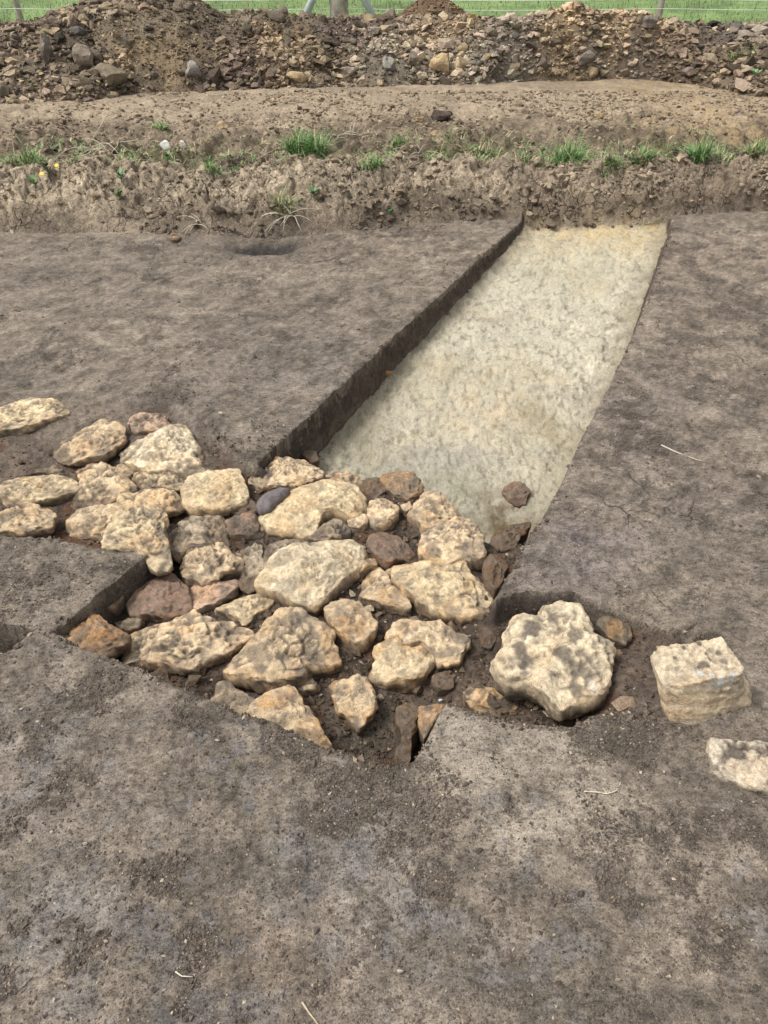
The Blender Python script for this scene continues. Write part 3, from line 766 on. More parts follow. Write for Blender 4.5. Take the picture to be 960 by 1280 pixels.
    gull = np.clip(1 - (g2 - g1) / 0.22, 0, 1) * ss(-0.1, 0.5, fb3(loc, 0.09, 2, seed + 33))
    fin = fb3(loc, 0.010, 3, seed + 5)
    d = rough * edge * (0.0045 * big + 0.0050 * med + 0.0034 * fin) - pits * edge * (0.0085 * cells * presence + 0.0035 * small + 0.007 * gull) + 0.0045 * rough * (0.5 - np.abs(fb3(loc, 0.05, 3, seed + 44)))
    sc = min(1.0, size / 0.11)
    p = p + nrm * (d * sc)[:, None]
    # colour: body tint, iron-stained patches, earth lodged in the pits and round the foot
    tc = np.array(TINT[tint]) * vary if isinstance(tint, str) else np.array(tint)
    c = np.tile(tc, (len(p), 1)) * (1 + 0.12 * big + 0.22 * fb3(loc, 0.02, 3, seed + 12) + 0.16 * fin)[:, None]
    c = blend(c, warm * ss(0.05, 0.7, fb3(loc, 0.09, 3, seed + 14)), tc * C(0.95, 0.72, 0.48))
    c = blend(c, 0.95 * warm * (1 - up) * ss(-0.4, 0.4, fb3(loc, 0.05, 2, seed + 15)), tc * C(0.95, 0.68, 0.42))
    pitm = np.clip((cells**1.5) * presence * 1.1 * pits + gull * 0.8 * pits + 0.5 * small * pits, 0, 1)
    c = blend(c, np.clip(pitm * 0.8, 0, 0.85), dirtcol)
    c = blend(c, 1.6 * dirt * ss(0.08, 0.5, fb3(loc, 0.04, 4, seed + 16)), dirtcol)
    for (mu, mv, mr_, mcol, mk) in marks:
        qx, qy = unproj(mu, mv, base + H * 0.9); kk = mr_ / F * (qy * CP + (CAM_H - base) * SP)
        c = blend(c, np.clip(1.15 * mk * (1 - ss(0.6, 1.2, np.hypot(p[:, 0] - qx, (p[:, 1] - qy) * .85) / kk + 0.35 * med)), 0, 1) * (p[:, 2] > base + (0.8 * H if loft is not None else -9)), mcol)
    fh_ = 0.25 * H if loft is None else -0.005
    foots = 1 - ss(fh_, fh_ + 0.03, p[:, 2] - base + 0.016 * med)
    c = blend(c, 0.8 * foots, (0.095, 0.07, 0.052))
    k = len(ph); ids = np.arange(k * ns).reshape(k, ns)
    q = np.stack([ids[:-1], ids[1:], np.roll(ids[1:], -1, 1), np.roll(ids[:-1], -1, 1)], -1).reshape(-1, 4)
    if A < 0: q = q[:, ::-1]
    pv = np.vstack([p, p[:ns].mean(0)[None]]); cc = np.vstack([c, c[:ns].mean(0)[None]])
    capi = len(p)
    cap = np.stack([np.full(ns, capi), ids[0], np.roll(ids[0], -1), np.roll(ids[0], -1)], -1)
    # build with a triangle fan at the top
    me_f = [tuple(t) for t in q.tolist()]
    org = np.array([cx, cy, base])
    tri = np.stack([cap[:, 0], cap[:, 1], cap[:, 2]], 1)
    if A < 0: tri = tri[:, ::-1]
    qt = np.concatenate([q[:, [0, 1, 2]], q[:, [0, 2, 3]], tri])
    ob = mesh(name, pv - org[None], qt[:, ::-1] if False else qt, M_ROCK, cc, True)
    ob.location = org
    me = ob.data
    # make normals point outward
    if me.polygons[len(q) * 2].normal.z < 0: me.flip_normals()
    tag(ob, label, cat, group)
    return ob

Z = None
S = []
def st(label, px, tint='cream', **k):
    k.setdefault('seed', len(S) * 37 + 5)
    S.append(stone(label, px, tint, **k))

st('long pale stone at the upper left edge, half buried in grey soil', [(-25, 522), (0, 513), (20, 504), (42, 499), (67, 499), (82, 507), (82, 515), (62, 524), (33, 535), (0, 541), (-25, 541)], 'cream', H=.06, base=-.03, planes=1, pits=.7, dirt=.35)
st('small reddish stone at the top of the setting, behind the big cream slab', [(160, 531), (167, 521), (187, 514), (203, 512), (212, 529), (197, 538), (170, 541)], 'pink', H=.05, dirt=.4)
st('rounded greyish cream stone left of the big cream slab', [(65, 560), (80, 548), (110, 533), (128, 523), (153, 535), (155, 547), (143, 558), (128, 572), (113, 573), (87, 577), (72, 572)], 'tan', H=.06, pits=.8)
st('big angular cream slab at the upper left with a pointed right end', [(152, 558), (163, 550), (193, 538), (230, 529), (242, 547), (263, 560), (269, 569), (247, 595), (233, 597), (217, 587), (187, 589), (170, 582), (153, 575)], 'white', H=.07, pits=.5, planes=7, warm=.25, nexp=4.2)
st('knobbly hourglass stone below the rounded greyish one', [(89, 577), (100, 567), (117, 570), (133, 581), (147, 587), (167, 605), (168, 611), (150, 619), (127, 628), (107, 637), (92, 632), (88, 624), (103, 608), (99, 594)], 'tan', H=.055, pits=.8)
st('very small cream stone wedged under the big angular slab', [(147, 583), (158, 577), (177, 583), (180, 590), (160, 596), (148, 593)], 'tan', H=.04)
st('low cream stone tucked in front of the big angular slab', [(167, 597), (180, 588), (203, 583), (220, 588), (235, 598), (233, 608), (213, 613), (197, 610), (177, 609)], 'cream', H=.055, warm=.6)
st('smooth rounded five sided cream stone between the angular slab and the trench', [(228, 617), (240, 600), (260, 590), (297, 587), (303, 598), (307, 610), (305, 624), (283, 635), (247, 641), (233, 632)], 'cream', H=.085, pits=.3, planes=4, nexp=4.4, warm=.3, dirt=.2)
st('long flat cream stone at the left edge, pointed at its right end', [(-6, 612), (2, 604), (20, 597), (50, 593), (80, 596), (97, 603), (93, 613), (70, 622), (40, 627), (12, 632), (2, 622)], 'cream', H=.06, pits=.6)
st('thin brownish slab showing behind the long flat stone at left', [(32, 592), (43, 584), (83, 582), (98, 592), (97, 598), (80, 594), (50, 592)], 'dull', H=.035)
st('pitted pale stone at the left edge, above the small soil block', [(-30, 648), (0, 643), (20, 632), (33, 629), (60, 637), (68, 648), (63, 662), (33, 667), (0, 670), (-30, 670)], 'tan', H=.07, pits=1.2, base=-.05)
st('wedge shaped pale stone leaning against the tall knobbly one', [(82, 653), (97, 642), (127, 628), (147, 620), (160, 630), (157, 642), (143, 655), (132, 672), (110, 670), (87, 666)], 'tan', H=.06, pits=.7)
st('flat pale stone running behind the tall knobbly one', [(160, 622), (165, 613), (180, 610), (207, 606), (227, 623), (230, 633), (207, 642), (185, 636)], 'tan', H=.05, pits=.6)
st('tall knobbly pale stone standing beside the corner of the small soil block', [(150, 623), (165, 616), (182, 614), (200, 633), (207, 648), (208, 672), (213, 703), (198, 709), (186, 706), (180, 697), (163, 690), (132, 688), (133, 665), (143, 652)], 'cream', H=.10, pits=1.2, dirt=.45, base=-.065)
st('flat greyish stone right of the tall knobbly one', [(208, 643), (233, 638), (277, 645), (283, 665), (279, 684), (235, 684), (224, 697), (213, 690), (209, 665)], 'grey', H=.05, pits=.6, dirt=.5)
st('knobbly grey cream stone above the small pink triangular one', [(223, 681), (249, 675), (279, 681), (287, 692), (306, 697), (304, 708), (289, 711), (274, 716), (273, 724), (254, 731), (232, 724), (224, 716), (228, 698)], 'tan', H=.085, pits=1.2, dirt=.4)
st('dark reddish rounded stone at the foot of the soil block wall', [(160, 755), (172, 738), (187, 719), (207, 712), (227, 727), (238, 750), (238, 767), (207, 771), (167, 769)], 'red', H=.08, pits=.4, warm=.3)
st('small pink triangular stone with a grey stain', [(233, 735), (246, 731), (256, 734), (279, 727), (295, 723), (298, 730), (287, 746), (268, 757), (243, 764), (239, 754)], 'pink', H=.065, pits=.5)
st('small ridged arrowhead shaped cream stone below the pink triangular one', [(272, 763), (292, 751), (314, 742), (338, 739), (341, 749), (335, 759), (316, 770), (308, 781), (295, 774), (284, 768)], 'cream', H=.06, pits=.7)
st('long deeply pitted slab along the front cut edge', [(153, 815), (156, 797), (165, 783), (200, 777), (240, 765), (262, 775), (290, 782), (315, 789), (305, 803), (290, 813), (267, 823), (242, 837), (225, 837), (187, 831), (157, 829)], 'tan', H=.10, pits=1.5, warm=.5)
st('orange brown broken stone in the left corner of the pit', [(73, 793), (93, 773), (117, 767), (137, 780), (158, 790), (157, 800), (140, 813), (123, 823), (97, 815)], 'orange', H=.09, pits=.9, planes=8, warm=.6)
st('little dull stone between the orange stone and the long pitted slab', [(143, 779), (160, 771), (177, 776), (172, 788), (150, 790)], 'dull', H=.06)
st('brown stone end sticking out of the soil block wall', [(133, 738), (145, 730), (156, 736), (154, 750), (143, 762), (133, 760)], 'orange', H=.06, base=-.11, dirt=.5)
st('curved greyish stone between the knobbly grey stone and the large white slab', [(281, 681), (297, 673), (319, 673), (326, 686), (328, 700), (336, 708), (330, 724), (310, 736), (298, 728), (308, 705), (292, 692)], 'grey', H=.06, pits=.8)
st('low greyish stone along the upper side of the large white slab', [(326, 688), (335, 679), (360, 676), (384, 677), (382, 688), (364, 696), (352, 702), (341, 707), (329, 702)], 'grey', H=.06, pits=.7)
st('dull reddish stone behind the curved greyish one', [(287, 650), (303, 643), (330, 647), (340, 661), (324, 670), (289, 670)], 'red', H=.05, dirt=.5)
st('small dull brown stone beside the smooth purple grey pebble', [(290, 640), (303, 624), (316, 626), (324, 640), (306, 646)], 'brown', H=.05)
st('craggy brown cream stone at the head of the setting, at the trench corner', [(303, 593), (322, 581), (349, 571), (371, 570), (398, 581), (404, 596), (390, 602), (371, 612), (335, 617), (319, 616), (308, 606)], 'tan', H=.10, pits=1.3, planes=8, warm=.6, rough=1.4, eq=.45)
st('smooth purple grey pebble between the craggy stone and the lobed cream one', [(321, 631), (330, 619), (352, 609), (363, 612), (352, 626), (337, 642), (323, 642)], 'slate', H=.07, pits=0, rough=.12, planes=0, warm=0, dirt=0, nexp=2.1, cat='pebble', name='pebble', group=None)
st('large smooth lobed cream stone in the upper middle', [(329, 644), (340, 635), (352, 624), (362, 614), (387, 608), (411, 600), (438, 604), (453, 616), (457, 627), (452, 640), (436, 647), (417, 642), (405, 646), (395, 663), (384, 668), (362, 665), (338, 660)], 'cream', H=.11, pits=.45, warm=.35, nexp=4.2, dirt=.2)
st('rough brown stone behind the large lobed cream one', [(403, 600), (411, 593), (433, 590), (452, 598), (450, 612), (430, 612)], 'tan', H=.085, warm=.8)
st('dark brown crumbly stone right of the lobed cream one', [(448, 606), (458, 598), (478, 601), (482, 618), (470, 627), (456, 624)], 'brown', H=.085)
st('dull stone under the lower edge of the lobed cream one', [(388, 675), (400, 662), (417, 650), (433, 655), (438, 667), (424, 675), (405, 678)], 'dull', H=.075, dirt=.6)
st('little tan stone right of the lobed cream one', [(434, 652), (444, 643), (456, 645), (458, 655), (449, 664), (438, 663)], 'tan', H=.06)
st('small knobbly cream stone with a lit upper face, below the blocky brown one', [(460, 632), (479, 622), (496, 632), (497, 642), (487, 656), (470, 661), (456, 656), (459, 643)], 'tan', H=.09, pits=.9, warm=.6)
st('blocky brown topped stone standing at the near end of the trench', [(478, 602), (481, 591), (500, 587), (519, 600), (527, 617), (523, 628), (510, 636), (492, 628), (480, 616)], 'orange', H=.13, pits=.9, planes=6, nexp=4.5, eq=.4)
st('tiny tan stone below the blocky brown topped one', [(501, 633), (512, 628), (516, 637), (508, 643)], 'tan', H=.06)
st('fissured tan stone at the trench end, upper of the joined pair', [(511, 645), (520, 631), (530, 616), (550, 617), (563, 631), (580, 645), (566, 657), (548, 660), (535, 663), (522, 656)], 'tan', H=.11, pits=.8, warm=.7, planes=7)
st('fissured tan stone at the trench end, lower of the joined pair', [(532, 662), (545, 654), (562, 652), (578, 646), (595, 659), (602, 672), (604, 696), (598, 705), (575, 704), (556, 710), (527, 696), (524, 684), (530, 674)], 'tan', H=.13, pits=1.0, warm=.7, planes=8, nexp=4.4)
st('flat rusty red stone above the long tapering slab', [(460, 676), (476, 666), (495, 669), (508, 679), (521, 693), (518, 700), (500, 700), (484, 706), (470, 697), (461, 687)], 'red', H=.07, pits=.6, warm=.8)
st('large white slab in the middle of the setting, tapering to the lower left', [(323, 732), (332, 719), (341, 708), (354, 694), (387, 684), (417, 675), (436, 673), (457, 678), (457, 692), (444, 711), (425, 727), (408, 745), (395, 757), (373, 754), (352, 744), (333, 740)], 'white', H=.12, pits=.4, planes=6, warm=.3, nexp=4.6, tilt=(-.05, .1), dirt=.25)
st('long tapering cream slab on the right, pointed at its upper left', [(485, 706), (500, 701), (530, 704), (550, 711), (562, 710), (577, 703), (587, 719), (606, 733), (618, 750), (616, 761), (600, 767), (576, 770), (552, 769), (527, 758), (508, 740), (494, 722)], 'cream', H=.12, pits=.9, planes=6, warm=.5, nexp=4.4)
st('pale triangular stone left of the long tapering slab', [(450, 734), (457, 718), (470, 709), (481, 717), (492, 733), (508, 753), (511, 763), (489, 760), (473, 753), (451, 748)], 'tan', H=.08, pits=.7)
st('small narrow tan stone above the pale triangular one', [(445, 713), (458, 701), (470, 699), (471, 708), (458, 715), (449, 721)], 'tan', H=.07)
st('oval banded tan stone in the middle, with a raised rim', [(408, 765), (416, 753), (430, 750), (449, 757), (462, 770), (467, 784), (463, 797), (449, 808), (436, 803), (414, 783)], 'tan', H=.10, pits=.7, warm=.7, nexp=4.2, planes=3)
st('greyish lumpy stone behind the smooth lens shaped one', [(485, 793), (495, 777), (510, 772), (525, 777), (540, 780), (549, 776), (560, 786), (582, 796), (582, 806), (576, 822), (570, 829), (548, 832), (540, 818), (525, 806), (490, 804)], 'tan', H=.09, pits=.8, dirt=.45)
st('smooth lens shaped cream stone in the lower middle', [(461, 842), (471, 826), (470, 811), (500, 801), (530, 804), (546, 814), (541, 831), (530, 846), (510, 855), (487, 853), (468, 849)], 'cream', H=.105, pits=.35, warm=.7, nexp=4.2, planes=4)
st('largest knobbly pitted stone, at the lower middle of the setting', [(283, 840), (294, 827), (308, 810), (324, 789), (343, 767), (370, 762), (392, 776), (413, 790), (425, 822), (413, 830), (394, 834), (384, 838), (381, 848), (359, 855), (340, 859), (319, 855), (302, 851), (290, 846)], 'tan', H=.125, pits=1.5, warm=.45, nexp=4.2)
st('small tan stone peeping out under the largest knobbly one', [(371, 862), (378, 850), (388, 845), (398, 857), (392, 866), (379, 869)], 'tan', H=.06)
st('pointed triangular tan stone cut off by the front edge of the pit', [(308, 890), (330, 870), (348, 861), (362, 857), (371, 865), (386, 889), (400, 912), (418, 939), (400, 945), (360, 932), (330, 915)], 'tan', H=.085, pits=.8, warm=.7, base=-.14)
st('upright tan stone alone in the dark soil at the lower middle', [(411, 853), (416, 847), (435, 848), (457, 844), (467, 859), (470, 884), (462, 897), (449, 911), (440, 905), (424, 892), (416, 870)], 'tan', H=.10, pits=1.0, warm=.8)
st('dull brown stone half hidden behind the front cut edge', [(266, 875), (272, 856), (286, 855), (302, 866), (318, 880), (315, 898), (290, 898), (268, 888)], 'dull', H=.08, base=-.15, dirt=.6)
st('soil covered tan stone below the big white boulder', [(578, 872), (583, 860), (597, 858), (615, 864), (635, 862), (650, 873), (646, 885), (620, 894), (597, 890)], 'tan', H=.055, dirt=.8, warm=.8, dirtcol=(0.10, 0.077, 0.058))
st('small brown stone standing above the slot in the soil', [(540, 850), (559, 838), (568, 849), (566, 861), (548, 865)], 'brown', H=.07, warm=.8)
st('dark rusty lump standing in the narrow slot', [(495, 886), (515, 878), (526, 888), (522, 912), (514, 935), (512, 955), (496, 958), (493, 945), (503, 925), (497, 905)], 'brown', H=.12, warm=.9, base=-.20)
st('orange brown stone against the left side of the soil wedge', [(525, 890), (540, 883), (556, 882), (552, 896), (540, 914), (530, 927), (524, 908)], 'orange', H=.10, dirt=.6, base=-.17)
st('rusty brown rounded stone beside the right trench corner', [(604, 702), (612, 694), (624, 695), (634, 711), (628, 733), (617, 745), (606, 729)], 'brown', H=.11, warm=.9)
st('broken brown stone at the foot of the right trench corner', [(612, 686), (618, 672), (640, 654), (664, 646), (660, 660), (642, 690), (626, 697)], 'brown', H=.10, warm=.9, pits=1.2)
st('reddish lump set in the pale trench floor', [(628, 613), (635, 603), (652, 602), (662, 613), (657, 628), (640, 628)], 'red', H=.05)
st('small dark lump at the left foot of the trench wall', [(378, 570), (384, 563), (396, 565), (398, 576), (388, 580)], 'brown', H=.05, base=-.17)
st('small soil covered brown stone between the greyish lumpy stone and the big white boulder', [(600, 792), (606, 785), (618, 787), (620, 802), (612, 812), (602, 806)], 'brown', H=.03, dirt=.7)
st('big white lobed boulder with grey hollows, lying on the right of the setting', [(614, 833), (619, 821), (630, 816), (628, 797), (637, 777), (655, 770), (671, 769), (676, 756), (701, 751), (724, 757), (739, 775), (743, 791), (757, 804), (769, 815), (765, 832), (764, 860), (750, 880), (724, 886), (701, 897), (690, 889), (675, 871), (656, 862), (632, 862), (617, 848)], (0.66, 0.55, 0.385), H=.125, base=-.085, eq=.5, pits=.9, warm=.25, nexp=3.6, planes=2, dirt=.12, group='loose boulders on the right', marks=[(663,788,14,G,.8),(648,812,10,G,.8),(656,828,9,G,.85),(690,775,9,G,.7),(718,798,11,G,.7),(704,822,13,G,.75),(722,838,9,G,.7),(735,842,8,G,.6),(721,857,8,G,.7),(750,842,6,G,.6),(742,853,8,(.66,.64,.58),.35)])
st('small tan stone touching the right side of the big white boulder', [(756, 800), (766, 796), (771, 806), (764, 812)], 'cream', H=.06)
st('soil covered stone behind the right shoulder of the big white boulder', [(745, 782), (760, 768), (786, 776), (790, 795), (784, 805), (768, 802)], 'dull', H=.05, dirt=.7, warm=.8)
st('squared cream block with blue grey streak, near the right edge', [(829, 898), (840, 911), (862, 913), (896, 904), (922, 891), (939, 886), (941, 868), (930, 850), (870, 845), (830, 862)], (0.67, 0.55, 0.39), H=.14, base=-.006, pits=.45, warm=.3, dirt=.22, rings=40, nseg=130, rough=.75, group='loose boulders on the right',
   loft=[(812, 820), (823, 806), (847, 805), (874, 802), (900, 797), (914, 815), (931, 834), (926, 843), (890, 848), (850, 858), (826, 852)],
   marks=[(853,815,4,G,.9),(872,809,4,G,.9),(880,823,3,G,.9),(842,826,3,G,.9),(897,820,4,G,.8),(878,836,6,G,.8),(902,832,5,G,.7),(884,829,4,G,.7),(872,846,5,(.58,.62,.62),.6),(888,851,4,(.55,.6,.62),.6),(903,855,6,(.56,.62,.65),.65),(914,848,4,(.6,.64,.64),.5)])
st('flat jagged greyish cream stone cut by the right edge of the photo', [(881, 921), (895, 922), (911, 924), (935, 925), (960, 926), (992, 930), (1000, 955), (985, 985), (955, 993), (930, 988), (905, 976), (880, 968), (888, 950)], (0.62, 0.53, 0.41), H=.06, base=-.022, pits=1.4, rough=1.0, warm=.2, nexp=4.6, planes=3, dirt=.75, group='loose boulders on the right')
st('little cream pebble at the foot of the bank on the left', [(210, 297), (215, 291), (222, 292), (226, 298), (216, 301)], 'orange', H=.02, base=0.0, planes=0, group=None, cat='pebble', name='pebble', nseg=24)

# ------------------------------------------------------------------ loose lumps
PHI = (1 + 5**0.5) / 2
ICO_V = np.array([(-1, PHI, 0), (1, PHI, 0), (-1, -PHI, 0), (1, -PHI, 0), (0, -1, PHI), (0, 1, PHI), (0, -1, -PHI), (0, 1, -PHI), (PHI, 0, -1), (PHI, 0, 1), (-PHI, 0, -1), (-PHI, 0, 1)], float) / math.sqrt(1 + PHI**2)
ICO_F = np.array([(0, 11, 5), (0, 5, 1), (0, 1, 7), (0, 7, 10), (0, 10, 11), (1, 5, 9), (5, 11, 4), (11, 10, 2), (10, 7, 6), (7, 1, 8), (3, 9, 4), (3, 4, 2), (3, 2, 6), (3, 6, 8), (3, 8, 9), (4, 9, 5), (2, 4, 11), (6, 2, 10), (8, 6, 7), (9, 8, 1)])
OCT_V = np.array([(1, 0, 0), (-1, 0, 0), (0, 1, 0), (0, -1, 0), (0, 0, 1), (0, 0, -1)], float)
OCT_F = np.array([(0, 2, 4), (2, 1, 4), (1, 3, 4), (3, 0, 4), (2, 0, 5), (1, 2, 5), (3, 1, 5), (0, 3, 5)])

def lumps(name, pos, size, col, mat, base='ico', rng=None, smooth=False, flat=0.75, jit=0.28, parent=None):
    bv, bf = (ICO_V, ICO_F) if base == 'ico' else (OCT_V, OCT_F)
    n = len(pos)
    q = rng.normal(size=(n, 4)); q /= np.linalg.norm(q, axis=1)[:, None]
    a, b, c, d = q.T
    Rm = np.stack([np.stack([1 - 2 * (c * c + d * d), 2 * (b * c - a * d), 2 * (b * d + a * c)], -1),
                   np.stack([2 * (b * c + a * d), 1 - 2 * (b * b + d * d), 2 * (c * d - a * b)], -1),
                   np.stack([2 * (b * d - a * c), 2 * (c * d + a * b), 1 - 2 * (b * b + c * c)], -1)], 1)
    sc = rng.uniform(0.6, 1.35, (n, 1, 3))
    v = bv[None] * (1 + jit * rng.normal(size=(n, len(bv), 1))) * sc
    v = np.einsum('nij,nkj->nki', Rm, v) * (size[:, None, None] * 0.5)
    v[:, :, 2] *= flat
    v = v + pos[:, None, :]
    f = bf[None] + (np.arange(n) * len(bv))[:, None, None]
    cc = np.repeat(col, len(bv), 0)
    return mesh(name, v.reshape(-1, 3), f.reshape(-1, 3), mat, cc, smooth, parent)

rng = np.random.RandomState(5)

# spoil heap -----------------------------------------------------------
hx = np.linspace(-8.5, 8.5, 900); hy = np.linspace(7.2, 10.6, 190)
HX, HY = np.meshgrid(hx, hy)
hz, hq = heap_z(HX.ravel(), HY.ravel())
hz = np.maximum(hz, 0.18)
hid = np.arange(HX.size).reshape(HX.shape)
hf = np.stack([hid[:-1, :-1], hid[:-1, 1:], hid[1:, 1:], hid[1:, :-1]], -1).reshape(-1, 4)
hf = hf[(hq[hf] > -0.02).all(1)]
us, inv = np.unique(hf.ravel(), return_inverse=True)
hvx, hvy, hvz = HX.ravel()[us], HY.ravel()[us], hz[us]
def heap_tone(x, y):
    """dug earth: dark, brown and ochre loads tipped beside each other"""
    wx, wy = warp(x, y, 0.5, 0.18, 201)
    n = len(x); c = np.tile(C(0.165, 0.128, 0.09), (n, 1))
    def blob(u, v, rx, ry, rgb, k):
        nonlocal c
        px, py, _ = HITS[(u, v)]
        c = blend(c, k * np.exp(-(((wx - px) / rx)**2 + ((wy - py) / ry)**2)**1.5), rgb)
    for b in BLOBS: blob(*b)
    return c * (1 + 0.22 * fb2(x, y, 0.3, 3, 203))[:, None]
BLOBS = [(60, 60, 1.0, .6, (0.13, 0.10, 0.072), .8), (200, 40, .7, .5, (0.24, 0.19, 0.13), .7), (215, 65, .4, .3, (0.38, 0.28, 0.16), .6), (300, 75, .45, .5, (0.075, 0.055, 0.045), .85),
         (360, 60, .4, .4, (0.27, 0.20, 0.12), .7), (440, 40, .5, .3, (0.11, 0.082, 0.066), .8), (540, 70, .9, .4, (0.25, 0.215, 0.165), .7), (560, 40, .4, .3, (0.30, 0.21, 0.12), .4), (660, 60, .5, .5, (0.18, 0.155, 0.13), .7),
         (710, 70, .45, .35, (0.33, 0.24, 0.14), .6), (800, 60, .5, .5, (0.18, 0.155, 0.13), .7), (790, 22, .7, .2, (0.34, 0.24, 0.14), .5), (870, 70, .6, .5, (0.105, 0.078, 0.052), .85), (940, 40, .6, .4, (0.19, 0.16, 0.135), .7)]
HITS = {(b[0], b[1]): hit(b[0], b[1]) for b in BLOBS}
heap = tag(empty('spoil_heap', (0, 8.6, 0.3)), 'long heap of dug clods and crumbly brown earth across the back of the dig', 'spoil heap')
def under(o, p):
    o.parent = p; o.matrix_parent_inverse = p.matrix_world.inverted(); return o
bpy.context.view_layer.update()
hs_ = mesh('heap_soil', np.stack([hvx, hvy, hvz], 1), inv.reshape(-1, 4), M_CLOD, heap_tone(hvx, hvy) * 0.8)
under(hs_, heap)

def heap_pts(n, xr=(-6.5, 6.5)):
    x = rng.uniform(xr[0], xr[1], n); y = rng.uniform(7.35, 9.6, n)
    z, q = heap_z(x, y); m = (q > 0.02) & (q <= 1)
    return x[m], y[m], z[m]
for (cnt, med_, bs, sd0) in ((19000, 0.046, 'ico', .42), (42000, 0.024, 'oct', .40)):
    x, y, z = heap_pts(cnt, (-5.4, 5.4))
    s = np.clip(rng.lognormal(math.log(med_), sd0, len(x)), 0.012, 0.15)
    fine = ss(0.15, 0.5, fb2(x, y, 0.7, 4, 205))
    if bs == 'ico':
        k = rng.rand(len(x)) > 0.8 * fine; x, y, z, s, fine = x[k], y[k], z[k], s[k], fine[k]
    s *= 1 - 0.25 * fine
    c = heap_tone(x, y) * (1.38 - 0.5 * fine)[:, None] * (1 - 0.5 * ss(0.0, 0.5, fb2(x, y, 0.6, 4, 207)))[:, None] * rng.uniform(0.4, 1.7, (len(x), 1)) * rng.uniform(0.95, 1.05, (len(x), 3))
    pale = rng.rand(len(x)) < 0.07
    c[pale] = C(0.42, 0.33, 0.21) * rng.uniform(0.7, 1.2, (pale.sum(), 1))
    o = lumps('clod_mass', np.stack([x, y, z + s * 0.10], 1), s, c, M_CLOD, bs, rng, jit=.36, flat=.7)
    under(tag(o, kind='stuff'), heap)

def clod_mesh(seed, mat, sub=1):
    r = np.random.RandomState(seed)
    v = [tuple(p) for p in ICO_V]; f = [tuple(t) for t in ICO_F]
    for _ in range(sub):
        cache = {}; nf = []
        def mid(a, b):
            k = (min(a, b), max(a, b))
            if k not in cache:
                p = np.array(v[a]) + np.array(v[b]); p /= np.linalg.norm(p); v.append(tuple(p)); cache[k] = len(v) - 1
            return cache[k]
        for a, b, c_ in f:
            ab, bc, ca = mid(a, b), mid(b, c_), mid(c_, a); nf += [(a, ab, ca), (b, bc, ab), (c_, ca, bc), (ab, bc, ca)]
        f = nf
    v = np.array(v)
    for k in range(9):
        nv = r.normal(size=3); nv /= np.linalg.norm(nv); e = v @ nv; of = r.uniform(0.45, 0.85)
        v = v - nv[None] * (np.clip(e - of, 0, None) * 0.95)[:, None]
    v = v * (1 + 0.22 * fb3(v + r.uniform(0, 90, 3), 0.7, 3, seed))[:, None] * r.uniform(0.7, 1.25, 3)[None]
    return v * 0.5, np.array(f)
variants = []
for k in range(14):
    v, f = clod_mesh(300 + k, M_CLODOBJ)
    o = mesh('clod', v, f, M_CLODOBJ, np.tile(C(0.2, 0.16, 0.12), (len(v), 1)), False)
    variants.append(o.data)
    bpy.data.objects.remove(o)
placed = 0
while placed < 290:
    x, y, z = heap_pts(40, (-5.2, 5.2))
    for i in range(len(x)):
        if placed >= 290: break
        o = bpy.data.objects.new('clod', variants[placed % 14]); COL.objects.link(o)
        sz = min(0.22, random.lognormvariate(math.log(0.095), 0.28))
        o.scale = (sz, sz * random.uniform(.8, 1.1), sz * random.uniform(.65, .95)); o.rotation_euler = (random.uniform(-.5, .5), random.uniform(-.5, .5), random.uniform(0, 6.28))
        o.parent = heap; o.location = (x[i] - 0, y[i] - 8.6, z[i] - 0.3 + sz * 0.12)
        placed += 1

# small mound of fine red brown soil behind
mx, my, mz = 0.56, 10.1, 0.33
g = np.linspace(-1, 1, 70); GX, GY = np.meshgrid(g, g); rr = np.hypot(GX, GY)
top_z = 1.02
def mound_z(x, y):
    r_ = np.hypot((x - mx) / 1.25, (y - my) / 0.9)
    return 0.2 + (top_z - 0.2) * np.clip(1 - r_, 0, 1)**0.9 * (1 + 0.0 * r_) + 0.03 * fb2(x, y, 0.15, 3, 221) * (r_ < 1)
MX, MY = mx + GX * 1.25, my + GY * 0.9
MZ = mound_z(MX, MY)
gid = np.arange(GX.size).reshape(GX.shape)
gf = np.stack([gid[:-1, :-1], gid[:-1, 1:], gid[1:, 1:], gid[1:, :-1]], -1).reshape(-1, 4)
mound = tag(empty('soil_mound', (mx, my, mz)), 'pointed mound of fine reddish brown soil rising behind the spoil heap', 'soil mound')
bpy.context.view_layer.update()
under(mesh('mound_soil', np.stack([MX.ravel(), MY.ravel(), MZ.ravel()], 1), gf, M_CLOD, np.tile(C(0.15, 0.10, 0.062), (GX.size, 1))), mound)
x = rng.uniform(mx - 1.2, mx + 1.2, 5000); y = rng.uniform(my - 0.88, my + 0.4, 5000); m = np.hypot((x - mx) / 1.25, (y - my) / .9) < 0.97
x, y = x[m], y[m]; s = rng.uniform(0.014, 0.04, len(x))
c = C(0.18, 0.12, 0.075)[None] * rng.uniform(0.6, 1.5, (len(x), 1))
under(tag(lumps('crumb_mass', np.stack([x, y, mound_z(x, y)], 1), s, c, M_CLOD, 'ico', rng), kind='stuff'), mound)

